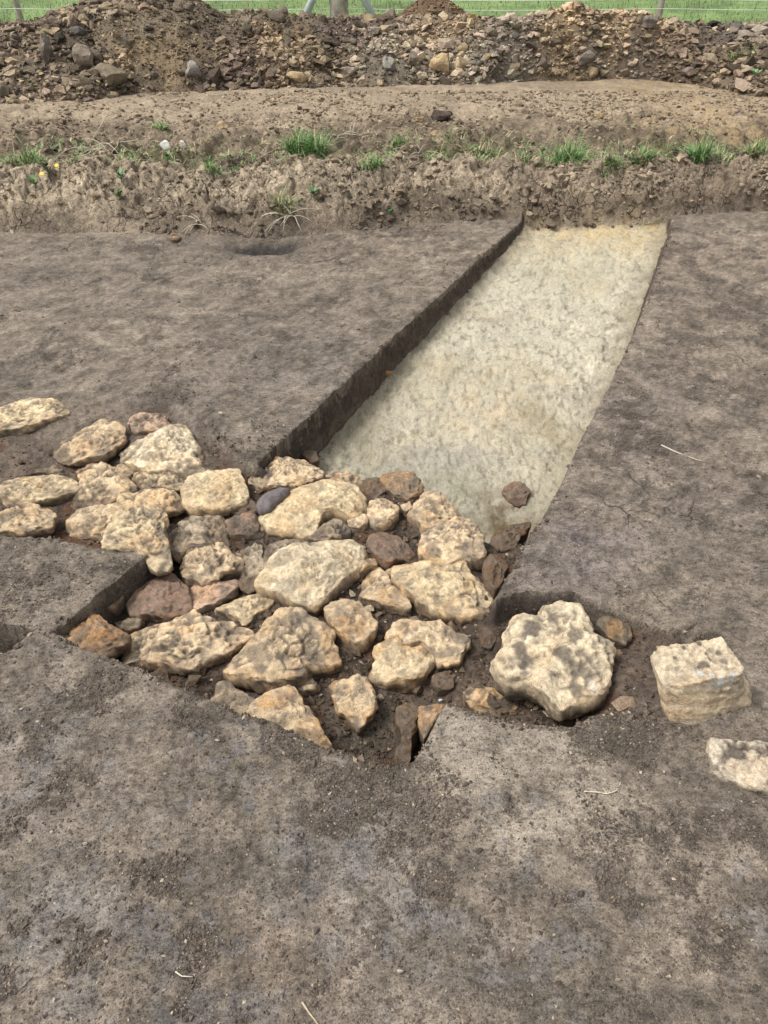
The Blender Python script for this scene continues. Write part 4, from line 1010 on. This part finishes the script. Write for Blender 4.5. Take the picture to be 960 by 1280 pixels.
# stones and blocks that stand out in the heap -------------------------------------------
def heap_rock(label, u, v, wpx, hpx, tint, seed, name='stone', cat='stone', flat=1.0):
    x, y, z = hit(u, v + hpx * 0.2)
    zc = y * CP + (CAM_H - z) * SP
    k = zc / F
    me_v, me_f = clod_mesh(seed, None, 2)
    me_v = me_v / np.ptp(me_v, axis=0)[None] * np.array([wpx * k, max(wpx, hpx) * k * 0.8, hpx * k * 1.05])[None]
    p = me_v + np.array([x, y, z + hpx * k * 0.22])[None]
    rr_ = np.random.RandomState(seed)
    tc = np.array(tint); loc = me_v + seed
    c = np.tile(tc, (len(p), 1)) * (1 + 0.25 * fb3(loc, 0.06, 3, seed))[:, None]
    org = np.array([x, y, z])
    o = mesh(name, p - org, me_f, M_CLOD, c, False); o.location = org
    tag(o, label, cat, 'larger lumps lying in the spoil heap')
heap_rock('rounded grey brown boulder in the left part of the spoil heap', 106, 76, 26, 28, (0.25, 0.205, 0.16), 401)
heap_rock('broad earthy block with yellow crust at the foot of the spoil heap, left', 137, 98, 46, 30, (0.23, 0.185, 0.13), 402, 'earth_block', 'earth block')
heap_rock('grey rounded stone at the foot of the heap, left of centre', 242, 91, 19, 20, (0.25, 0.225, 0.20), 403)
heap_rock('leaning grey earth slab in the left of the spoil heap', 62, 64, 14, 32, (0.19, 0.16, 0.13), 404, 'earth_block', 'earth block')
heap_rock('upright tan lump near the top of the heap, left', 92, 32, 12, 24, (0.26, 0.2, 0.14), 405, 'earth_block', 'earth block')
heap_rock('pale yellow elongated lump at the foot of the heap, centre left', 372, 97, 26, 14, (0.42, 0.32, 0.19), 406)
heap_rock('flat slate grey stone in the centre of the heap', 485, 83, 20, 18, (0.25, 0.235, 0.20), 407)
heap_rock('largest pale ochre block, right of the slate grey stone', 551, 82, 26, 22, (0.47, 0.35, 0.20), 408)
heap_rock('triangular pale block beside the largest ochre one', 576, 83, 18, 17, (0.45, 0.35, 0.22), 409)
heap_rock('grey cream rounded lump left of the slate grey stone', 435, 91, 20, 16, (0.31, 0.26, 0.20), 410)
heap_rock('narrow grey clod between slate stone and ochre block', 515, 76, 14, 20, (0.25, 0.21, 0.16), 411, 'earth_block', 'earth block')
heap_rock('grey cracked clod high in the right of the heap', 808, 30, 24, 14, (0.23, 0.2, 0.17), 412, 'earth_block', 'earth block')
heap_rock('dull purple grey clod at the foot of the heap, right', 860, 92, 16, 12, (0.19, 0.15, 0.13), 413, 'earth_block', 'earth block')
heap_rock('orange lump near the crest of the heap, right of the red mound', 590, 24, 10, 10, (0.44, 0.27, 0.12), 414)
heap_rock('small cream stone at the left base of the heap', 40, 122, 8, 7, (0.44, 0.36, 0.25), 415)
heap_rock('dark purple brown clod lying alone on the topsoil strip', 551, 147, 28, 14, (0.085, 0.062, 0.052), 416, 'earth_clod', 'clod')
heap_rock('pale ochre lump lying left of the dark clod on the topsoil strip', 524, 151, 12, 8, (0.38, 0.28, 0.16), 417)
heap_rock('ochre lump on the topsoil strip in front of the dark clod', 543, 169, 12, 7, (0.38, 0.27, 0.16), 418)
heap_rock('yellowish lump on the topsoil strip at left of centre', 278, 158, 16, 10, (0.38, 0.29, 0.17), 419)
heap_rock('little yellow lump on the topsoil strip, right half', 748, 147, 10, 9, (0.42, 0.3, 0.16), 420)

# crumbs over the strip and bank, and over the near ground ------------------------------
n = 26000
x = rng.uniform(-4.4, 4.4, n); y = rng.uniform(5.02, 8.0, n)
_, _, z, r_ = land(x, y)
keep = (r_['q'] > 0.05) & (heap_z(x, y)[1] < 0.05) & (rng.rand(n) < 0.15 + 0.9 * np.clip(0.4 + fb2(x, y, 0.4, 3, 231), 0, 1))
x, y, z = x[keep], y[keep], z[keep]
s = np.clip(rng.lognormal(math.log(0.016), 0.5, len(x)), 0.006, 0.06)
c = C(0.25, 0.195, 0.135)[None] * rng.uniform(0.45, 1.6, (len(x), 1))
tag(lumps('soil_crumbs', np.stack([x, y, z + s * 0.1], 1), s, c, M_CLOD, 'ico', rng), 'crumbs of dry earth lying on the bank and topsoil strip', 'soil crumbs', kind='stuff')

# near crumbs: in the hollows, thick in the pit and by the bank foot
def near_crumbs(name, label, n, sel, szm, colf, base='oct', far=4.6):
    yy = rng.uniform(0, 1, n)**1.6 * far + 0.35
    xx = rng.uniform(-1, 1, n) * (0.54 * (CP * yy + CAM_H * SP) + 0.08)
    _, _, zz, rr = land(xx, yy)
    p = sel(xx, yy, zz, rr)
    k = rng.rand(n) < p
    xx, yy, zz = xx[k], yy[k], zz[k]; rr = {a: b[k] for a, b in rr.items()}
    s = np.clip(rng.lognormal(math.log(szm), 0.45, len(xx)), szm * 0.45, szm * 4)
    cc = colf(xx, yy, zz, rr) * rng.uniform(0.65, 1.45, (len(xx), 1))
    lt = rng.rand(len(xx)) < 0.05
    cc[lt] = C(0.40, 0.33, 0.24) * rng.uniform(0.7, 1.2, (lt.sum(), 1))
    tag(lumps(name, np.stack([xx, yy, zz + s * 0.12], 1), s, cc, M_CLOD, base, rng), label, 'soil crumbs', kind='stuff')
def sel1(x, y, z, r):
    cl = ss(0.25, 0.5, fb2(x, y, 0.12, 6, 106, .68) + 0.35 * fb2(x, y, 0.5, 2, 107))
    return np.clip(0.10 + 0.9 * cl, 0, 1) * (r['st'] < 0) * (r['sp'] < 0.0)
near_crumbs('soil_crumbs', 'dark loose crumbs scattered over the trowelled surface', 190000, sel1, 0.0042, lambda x, y, z, r: np.tile(C(0.13, 0.106, 0.086), (len(x), 1)))
near_crumbs('soil_crumbs', 'fine dark grit clustered on the nearest part of the ground', 150000, sel1, 0.0031, lambda x, y, z, r: np.tile(C(0.12, 0.098, 0.08), (len(x), 1)), far=1.5)
def sel2(x, y, z, r):
    return 1.0 * (r['sp'] > 0.01) * (z > -0.3) * np.clip((r['D'] - 0.02) / 0.05, 0, 1) * (r['st'] < 0.01)
near_crumbs('soil_crumbs', 'damp dark crumbs between the stones of the pit', 60000, sel2, 0.0085, lambda x, y, z, r: np.tile(C(0.085, 0.062, 0.045), (len(x), 1)))

def sel4(x, y, z, r): return 1.0 * (r['sp'] > 0.03) * np.clip((r['D'] - 0.05) / 0.05, 0, 1) * (r['st'] < 0.01)
near_crumbs('small_rubble', 'small broken brown stones and lumps packed between the larger stones', 6000, sel4, 0.019, lambda x, y, z, r: C(0.125, 0.09, 0.062)[None] * rng.uniform(.7, 1.6, (len(x), 1)), base='ico')
def sel3(x, y, z, r):
    a = np.zeros_like(x)
    for k_ in ('sp', 'st', 'sh'): a = np.maximum(a, np.exp(-(np.clip(r[k_] + .004, -9, 9) / np.where(r[k_] > 0, .035, .012))**2))
    a = np.where((r['st'] > .04), 0, a)
    return a * ss(-.3, .4, fb2(x, y, .12, 3, 251)) * ((r['D'] > .03) | (r['st'] > -.05))
near_crumbs('fallen_crumbs', 'crumbs of soil broken off along the cut edges', 240000, sel3, 0.0065, lambda x, y, z, r: np.tile(C(0.115, 0.09, 0.068), (len(x), 1)))
n = 2600
x = rng.uniform(-3.6, 3.6, n); q_ = rng.uniform(-.05, 1.15, n); y = foot(x) + q_ * (brow(x) - foot(x))
k = rng.rand(n) < ss(-.2, .4, fb2(x, q_ * .3, .3, 3, 253)); x, y, q_ = x[k], y[k], q_[k]
z = land(x, y)[2]; s = np.clip(rng.lognormal(math.log(.028), .45, len(x)), .012, .075)
c = (C(0.15, 0.115, 0.085)[None] * (1 - ss(.1, .5, q_))[:, None] + C(0.30, 0.24, 0.17)[None] * ss(.1, .5, q_)[:, None]) * rng.uniform(.6, 1.35, (len(x), 1))
tag(lumps('bank_clods', np.stack([x, y, z], 1), s, c, M_CLOD, 'ico', rng), 'crumbly clods breaking out of the bank face', 'soil clods', kind='stuff')

# ------------------------------------------------------------------ grass, weeds, straw
def ribbon(p0, d, L, w_, bend, seg=3):
    """a bent tapering blade: returns verts, faces"""
    v = []; f = []
    side = np.array([-d[1], d[0], 0.0]); nn = np.linalg.norm(side[:2])
    side = side / nn if nn > 1e-6 else np.array([1.0, 0, 0])
    p = np.array(p0, float); dd = np.array(d, float)
    for i in range(seg + 1):
        t = i / seg; ww = w_ * (1 - t**1.5) * 0.5 + 0.0002
        v += [p - side * ww, p + side * ww]
        p = p + dd * L / seg
        dd = dd + np.array([d[0], d[1], 0]) * bend - np.array([0, 0, bend * 0.9 * (i + 1) / seg]); dd /= np.linalg.norm(dd)
    for i in range(seg): f.append((2 * i, 2 * i + 1, 2 * i + 3, 2 * i + 2))
    return v, f

def blades(name, spots, mat=M_LEAF, parent=None):
    """spots: list of (x,y,z,len,width,lean,colour)"""
    V_, F_, C_ = [], [], []
    for (x, y, z, L, w_, lean, colr) in spots:
        th = random.uniform(0, 6.283)
        d = np.array([math.cos(th) * lean, math.sin(th) * lean, 1.0]); d /= np.linalg.norm(d)
        v, f = ribbon((x, y, z), d, L, w_, random.uniform(0.2, 0.9))
        b = len(V_); V_ += v; F_ += [tuple(i + b for i in q) for q in f]; C_ += [colr] * len(v)
    V_ = np.array(V_)
    org = np.array([V_[:, 0].mean(), V_[:, 1].mean(), V_[:, 2].min()]) if parent is None else np.zeros(3)
    o = mesh(name, V_ - org, np.array(F_), mat, np.array(C_), True, parent)
    o.location = org
    return o

def gcol(dry=0.15):
    if random.random() < dry: b = C(0.34, 0.30, 0.17)
    else: b = C(0.125, 0.235, 0.075)
    return tuple(b * random.uniform(0.6, 1.7))

def tuft(label, u, v, wpx, n, hgt, dry=0.1, lean=0.9):
    x, y, z = hit(u, v); k = (y * CP + (CAM_H - z) * SP) / F
    r_ = wpx * k * 0.5
    sp = []
    for i in range(n):
        a = random.uniform(0, 6.28); q = r_ * 0.65 * random.random()**0.6
        px, py = x + math.cos(a) * q, y + math.sin(a) * q * 0.7
        sp.append((px, py, z, 1.25 * hgt * random.uniform(0.4, 1.2), 0.0065, random.uniform(0.2, lean * 2.6), gcol(dry)))
    zz = surf([s_[0] for s_ in sp], [s_[1] for s_ in sp])
    sp = [(s_[0], s_[1], float(q) - 0.004, *s_[3:]) for s_, q in zip(sp, zz)]
    tag(blades('grass_tuft', sp), label, 'grass tuft', 'grass tufts along the top of the bank')
tuft('biggest dense green grass tuft, on the bank left of centre', 382, 192, 80, 700, 0.17)
tuft('spiky green grass tuft on the bank, right of centre', 710, 200, 54, 420, 0.19, 0.15)
tuft('green grass tuft near the right end of the bank', 872, 198, 50, 260, 0.14)
tuft('sparse grass tuft at the left edge of the bank top', 35, 200, 70, 170, 0.11, 0.3)
tuft('low grass cushion on the bank lip just left of centre', 465, 206, 40, 200, 0.07)
tuft('thin grass patch hanging by the brow, right of the spiky tuft', 765, 206, 40, 170, 0.08, 0.2)
tuft('small grass tuft on the topsoil strip, left', 200, 160, 34, 120, 0.09, 0.2)
tuft('sparse grass clump between the dense tuft and the dark clod', 500, 183, 40, 130, 0.10, 0.45)
tuft('straggly grass clump at the right edge of the bank top', 945, 193, 40, 170, 0.14, 0.35)
tuft('little grass clump on the brow below the small left tuft', 265, 214, 36, 110, 0.07, 0.2)
tuft('pale straggly grass clump right of centre on the strip', 610, 192, 60, 170, 0.09, 0.5)
tuft('weedy clump at the brow between the right hand tufts', 803, 198, 36, 150, 0.10, 0.4)
tuft('thin green sprigs growing on the right end of the spoil heap', 925, 75, 50, 130, 0.13, 0.3)
tuft('dry grass bunch at the foot of the bank, left of the trench', 355, 262, 36, 110, 0.11, 0.65)

# scattered short weeds: one mass
n = 26000
xs = rng.uniform(-4.0, 4.0, n); ys = brow(xs) - 0.03 + np.abs(rng.normal(0.0, 0.42, n))
wt = ss(0.05, 0.5, fb2(xs, ys, 0.35, 4, 241)) * 0.45 + 0.04
for (gu, gv, gr, gk) in [(30, 205, .5, 1.0), (90, 180, .4, .8), (60, 150, .3, .4), (190, 205, .25, .7), (265, 212, .18, .5), (390, 185, .3, .5), (470, 205, .2, .8), (500, 180, .3, .5), (600, 185, .35, .55), (650, 190, .25, .4), (700, 200, .3, .5), (780, 200, .3, .8), (850, 195, .3, .7), (930, 190, .35, .8), (560, 195, .2, .4)]:
    gx_, gy_ = unproj(gu, gv, 0.28); wt = wt + gk * np.exp(-((xs - gx_) / gr)**2 - ((ys - gy_) / (gr * .7))**2) * ss(-.35, .35, fb2(xs, ys, .16, 3, 245)) * .85
kk = rng.rand(n) < wt
xs, ys = xs[kk], ys[kk]; zs = surf(xs, ys)
o = blades('sparse_grass', [(float(a), float(b), float(c_) - .003, random.uniform(.025, .11), .0055, random.uniform(.4, 2.8), gcol(0.38)) for a, b, c_ in zip(xs, ys, zs)])
tag(o, 'short sparse grass and weeds strewn along the bank top', 'grass', kind='stuff')
n = 1500
xs = rng.uniform(-4.0, 4.0, n); ys = brow(xs) + np.abs(rng.normal(0.1, 0.7, n)); kk = (ys < 7.4) & (rng.rand(n) < 0.2 + ss(-.1, .5, fb2(xs, ys, .4, 3, 243)))
xs, ys = xs[kk], ys[kk]; zs = surf(xs, ys)
o = blades('dry_litter', [(float(a), float(b), float(c_) + .004, random.uniform(.04, .22), .006, random.uniform(4, 14), tuple(C(.42, .35, .24) * random.uniform(.5, 1.3))) for a, b, c_ in zip(xs, ys, zs)])
tag(o, 'dry straw and stalk litter strewn over the topsoil strip', 'straw litter', kind='stuff')
# pasture
n = 15000
ys = 10.4 + 14 * rng.rand(n)**1.6; xs = rng.uniform(-1, 1, n) * (0.5 * ys + 1.5)
o = blades('field_grass', [(float(a), float(b), 0.33, random.uniform(.05, .13), .012, random.uniform(.1, .8), tuple(C(0.13, 0.22, 0.07) * random.uniform(.6, 1.5))) for a, b in zip(xs, ys)])
tag(o, 'short green pasture grass behind the spoil heap', 'grass', kind='stuff')

def tube(pts, rad, name, mat, parent=None, sides=6, col=None, taper=1.0):
    pts = np.array(pts, float); n = len(pts); V_ = []
    for i in range(n):
        d = pts[min(i + 1, n - 1)] - pts[max(i - 1, 0)]; d /= np.linalg.norm(d)
        a = np.cross(d, (0, 0, 1.0)) if abs(d[2]) < 0.9 else np.cross(d, (1.0, 0, 0)); a /= np.linalg.norm(a); b = np.cross(d, a)
        rr = rad * (1 + (taper - 1) * i / (n - 1))
        for k in range(sides):
            t = 2 * math.pi * k / sides; V_.append(pts[i] + rr * (math.cos(t) * a + math.sin(t) * b))
    V_ += [pts[0], pts[-1]]; F3 = []
    for i in range(n - 1):
        for k in range(sides):
            a0, a1 = i * sides + k, i * sides + (k + 1) % sides
            F3 += [(a0, a1, a1 + sides), (a0, a1 + sides, a0 + sides)]
    for k in range(sides):
        F3 += [(n * sides, (k + 1) % sides, k), (n * sides + 1, (n - 1) * sides + k, (n - 1) * sides + (k + 1) % sides)]
    V_ = np.array(V_); org = pts[0] if parent is None else np.zeros(3)
    c_ = np.tile(C(*col), (len(V_), 1)) if col is not None else None
    o = mesh(name, V_ - org, np.array(F3), mat, c_, True, parent); o.location = org
    return o

M_TWIG = plain_mat('dry_twig', (0.40, 0.33, 0.23), 0.8)
M_ROOT = plain_mat('pale_root', (0.52, 0.46, 0.36), 0.8)
M_WOOD = plain_mat('weathered_wood', (0.36, 0.31, 0.27), 0.85, 0.35, 14, 0.6)
M_BRACE = plain_mat('grey_brace', (0.42, 0.45, 0.47), 0.5, 0.15, 20)
M_WIRE = plain_mat('fence_wire', (0.72, 0.74, 0.70), 0.4, 0.05)

def curve_px(pl, lift=0.003):
    P = [hit(u, v) for u, v in pl]
    out = []
    for i in range(len(P) - 1):
        for k in range(4):
            t = k / 4; out.append(tuple(np.array(P[i]) * (1 - t) + np.array(P[i + 1]) * t + np.array([0, 0, lift])))
    out.append(tuple(np.array(P[-1]) + np.array([0, 0, lift])))
    return out
def twig(label, lines, rad, mat, name='twig', cat='twig', lift=0.003):
    objs = [tube(curve_px(l, lift), rad, name, mat, None, 5, taper=0.5) for l in lines]
    main = tag(objs[0], label, cat)
    for o in objs[1:]:
        w0 = Vector(o.location) - Vector(main.location); o.parent = main; o.location = w0; o.name = 'side_shoot'
twig('pale forked root lying on the grey soil below the big white boulder', [[(729, 992), (745, 993), (758, 994), (770, 990), (776, 978)], [(758, 994), (754, 988), (752, 987)]], 0.0017, M_ROOT, 'root_piece', 'root')
twig('pale straight root lying on the surface right of the trench', [[(826, 558), (845, 566), (870, 576), (878, 578)]], 0.0028, M_ROOT, 'root_piece', 'root')
twig('short white root fragment in the near left foreground', [[(220, 1216), (228, 1222), (242, 1223)]], 0.0016, M_ROOT, 'root_piece', 'root')
twig('broken straw stalk at the bottom edge of the photo', [[(378, 1254), (386, 1266), (396, 1279), (402, 1290)]], 0.0022, M_TWIG, 'straw_stalk', 'straw')
twig('thick dry stick lying across the left of the spoil heap', [[(66, 102), (85, 104), (106, 105)]], 0.012, M_TWIG, lift=0.03)
twig('long thin twig arching over the topsoil strip, left', [[(126, 162), (134, 150), (148, 144), (166, 144)], [(126, 162), (118, 176), (110, 186)]], 0.005, M_TWIG, lift=0.02)
twig('thin pale twig on the topsoil strip beside the dense grass tuft', [[(322, 205), (335, 196), (350, 188)]], 0.005, M_TWIG, lift=0.02)
twig('slanting pale twig between the dense tuft and the dark clod', [[(453, 176), (462, 166), (470, 160)]], 0.005, M_TWIG, lift=0.02)
twig('slim stick leaning on the right half of the spoil heap', [[(769, 46), (774, 60), (780, 72)]], 0.006, M_TWIG, lift=0.04)

def straw(label, u, v, n, L, spread, lay=1.6):
    x, y, z = hit(u, v); rt = empty('dry_straw', (x, y, z)); tag(rt, label, 'straw', 'bunches of dry straw')
    for i in range(n):
        th = random.uniform(0, 6.28); l = L * random.uniform(.5, 1.1); q = [(random.uniform(-spread, spread), random.uniform(-spread, spread), 0.005)]
        d = np.array([math.cos(th), math.sin(th) * .6 - .4, random.uniform(0.05, .5)]); d /= np.linalg.norm(d)
        for s_ in range(5):
            q.append(tuple(np.array(q[-1]) + d * l / 5)); d = d + np.array([random.uniform(-.2, .2), random.uniform(-.2, .2), -.22]); d /= np.linalg.norm(d)
        q2 = []
        gz = surf([x + p[0] for p in q], [y + p[1] for p in q])
        for p, g0 in zip(q, gz): q2.append((p[0], p[1], max(p[2], float(g0) - z + 0.004)))
        tube(q2, 0.0028, 'stalk', M_ROOT, rt, 5, taper=0.5)
straw('dry pale straw bunch hanging at the bank foot left of the trench', 362, 272, 12, 0.22, .04)
straw('small splay of pale straw at the bank foot, further left', 250, 282, 6, 0.16, .02)
straw('tangle of dry stalks on the left of the bank top', 130, 186, 16, 0.28, .12)
straw('fan of dry stalks right of the dense grass tuft', 435, 168, 8, 0.16, .05)
straw('loose dry stalks among the weeds in front of the dark clod', 520, 192, 8, 0.2, .08)

def leafshape(L, W):
    prof = [(0, .05), (.2, .6), (.45, 1), (.7, .8), (.9, .35), (1, .03)]
    V_ = []; F_ = []
    for t, w_ in prof: V_ += [(t * L, -W * w_ / 2, 0.12 * L * t * t), (t * L, 0, 0.12 * L * t * t - 0.06 * W), (t * L, W * w_ / 2, 0.12 * L * t * t)]
    for i in range(len(prof) - 1):
        a = 3 * i; F_ += [(a, a + 3, a + 4, a + 1), (a + 1, a + 4, a + 5, a + 2)]
    return np.array(V_), np.array(F_)
def weed(label, u, v, n, L, W, colr, flowers=(), name='weed', rise=0.5):
    x, y, z = hit(u, v); rt = empty(name, (x, y, z)); tag(rt, label, 'weed')
    tube([(0, 0, -.01), (0.004, 0, .02), (0, .003, .05)], .003, 'stem', M_LEAF, rt, 5, (0.1, .15, .05))
    for i in range(n):
        v0, f0 = leafshape(L * random.uniform(.7, 1.2), W * random.uniform(.7, 1.2))
        th = i * 2.4 + random.uniform(-.4, .4); up = random.uniform(.1, rise) + .25
        cu, su = math.cos(up), math.sin(up); v1 = np.stack([v0[:, 0] * cu - v0[:, 2] * su, v0[:, 1], v0[:, 0] * su + v0[:, 2] * cu], 1)
        ct, s_t = math.cos(th), math.sin(th); v2 = np.stack([v1[:, 0] * ct - v1[:, 1] * s_t, v1[:, 0] * s_t + v1[:, 1] * ct, v1[:, 2] + .012 + .04 * random.random()], 1)
        mesh('leaf', v2, f0, M_LEAF, np.tile(C(*colr) * random.uniform(.7, 1.3), (len(v2), 1)), True, rt)
    for (fu, fv) in flowers:
        fx, fy, fz = hit(fu, fv); fx -= x; fy -= y; fz -= z; fz += .05
        tube([(0, 0, 0), (fx * .6, fy * .6, fz * .7), (fx, fy, fz)], .002, 'stem', M_LEAF, rt, 5, (0.1, .15, .05))
        V_ = [(fx, fy, fz + .004)]; F_ = []
        m = 14
        for k in range(2 * m):
            r_ = .016 if k % 2 == 0 else .012; a = math.pi * k / m; V_.append((fx + r_ * math.cos(a), fy + r_ * math.sin(a) * .8 - .004, fz + .5 * r_ * math.sin(a)))
        for k in range(2 * m): F_.append((0, 1 + k, 1 + (k + 1) % (2 * m)))
        mesh('flower', np.array(V_), np.array(F_), M_LEAF, np.tile(C(.85, .52, .01), (len(V_), 1)), False, rt)
weed('broad leaved green seedling on the bank lip, left', 152, 228, 9, .05, .026, (.11, .22, .11))
weed('small green broad leaved weed on the bank face left of the trench', 392, 248, 9, .045, .024, (.09, .19, .07))
weed('tiny green sprig on the bank face near centre', 487, 272, 6, .035, .02, (.07, .18, .07))
weed('dark weed with two yellow flowers at the left of the bank', 62, 222, 16, .05, .018, (.07, .075, .035), flowers=[(55, 227), (74, 218)], name='flowering_weed')
weed('pale leaved weed at the right end of the spoil heap', 942, 98, 9, .07, .03, (.22, .34, .16))
weed('grey green rosette on the bank face, left', 150, 250, 7, .05, .03, (.12, .17, .07))
weed('small weed sprouting right of the flowering one', 210, 205, 10, .05, .025, (.10, .20, .06))
weed('low green weed in front of the sparse left tuft', 45, 235, 8, .045, .028, (.10, .22, .07))

# white scraps and bead
def chip(label, u, v, w_, h_, tint, seed, name, cat, group=None):
    x, y, z = hit(u, v); k = (y * CP + (CAM_H - z) * SP) / F
    v0, f0 = clod_mesh(seed, None, 1); v0 = v0 / np.ptp(v0, axis=0)[None] * np.array([w_ * k, w_ * k * .5, h_ * k])[None]
    o = mesh(name, v0, f0, M_ROCK, np.tile(C(*tint), (len(v0), 1)), False); o.location = (x, y, z + h_ * k * .35)
    tag(o, label, cat, group)
chip('small orange flint sticking out of the left trench wall', 484, 469, 13, 7, (.42, .22, .10), 500, 'flint', 'stone')
chip('larger white scrap with a notch on the topsoil strip, left', 208, 187, 14, 13, (.75, .73, .68), 501, 'white_scrap', 'scrap')
chip('smaller white scrap right of the larger one', 230, 186, 8, 9, (.72, .69, .62), 502, 'white_scrap', 'scrap')
chip('tiny white chip at the foot of the bank, far left', 16, 292, 4, 6, (.7, .66, .58), 503, 'white_scrap', 'scrap')
chip('tiny round white bead in the dark soil above the slot', 551, 877, 7, 7, (.8, .84, .88), 504, 'white_bead', 'bead')
for i, (u, v, w_, h_, lb) in enumerate([(40, 1186, 5, 6, 'white fleck low at the left edge of the foreground'), (66, 1042, 6, 5, 'pale chip in the left foreground soil'), (108, 1056, 7, 6, 'tan chip right of the pale one in the left foreground'), (205, 1196, 6, 4, 'cream chip near the white root fragment'),
                                  (240, 1130, 5, 4, 'cream grit in the middle of the left foreground'), (772, 1226, 6, 8, 'tan splinter at the lower right foreground'), (500, 1217, 9, 6, 'pale chip at the bottom centre of the foreground'), (835, 1222, 7, 5, 'grey chip right of the tan splinter'), (890, 1022, 5, 4, 'white grit beside the flat jagged stone'),
                                  (205, 1238, 5, 4, 'small chip by the bottom left of the foreground'), (130, 692, 5, 4, 'white pebble on the small soil block by the tall stone'), (277, 519, 7, 5, 'orange fleck on the surface above the angular slab'), (28, 888, 6, 4, 'white grit at the left edge above the foreground'), (272, 927, 6, 4, 'yellow grit in front of the cut edge')]):
    chip(lb, u, v, w_, h_, (.52, .45, .34), 520 + i, 'stone_chip', 'stone chip', 'chips scattered in the foreground soil')

# ------------------------------------------------------------------ fence
fy0 = 12.2
def at_y(u, yv, z=0.33): # x of photo column u on a vertical thing at distance yv
    return (u - 480) / F * (yv * CP + (CAM_H - z) * SP)
fence = tag(empty('fence', (0, fy0, .33)), 'post and wire fence along the pasture behind the spoil heap', 'fence')
def post(x, r_, h, braces=False):
    pts = [(x, 0, -.2 + i * (h + .2) / 8) for i in range(9)]
    o = tube(pts, r_, 'post', M_WOOD, fence, 14, taper=.94)
    if braces:
        o['label'] = 'thick weathered post with two slanting braces'
        tube([(x - .62, -.05, 0), (x - .07, -.1, .95)], .05, 'brace', M_BRACE, fence, 10)
        tube([(x + .62, -.05, 0), (x + .07, -.1, .95)], .05, 'brace', M_BRACE, fence, 10)
xa, xb = at_y(425, fy0), at_y(818, fy0)
post(xa, .135, 1.15, True); post(xb, .045, 1.1)
sp_ = xb - xa
for k in (-3, -2, -1, 2, 3, 4): post(xa + sp_ * k, .045, 1.1)
for h in (.36, .47, .75, 1.02):
    pts = []
    for k in range(-3, 5):
        for t in range(4):
            pts.append((xa + sp_ * (k + t / 4), -.06 if k or t else -.06, h - .02 * math.sin(math.pi * t / 4)))
    tube(pts[:-3], .0045, 'wire', M_WIRE, fence, 5)
print('objects', len(bpy.data.objects), 'tris', sum(len(o.data.loop_triangles) or len(o.data.polygons) for o in bpy.data.objects if o.type == 'MESH'))
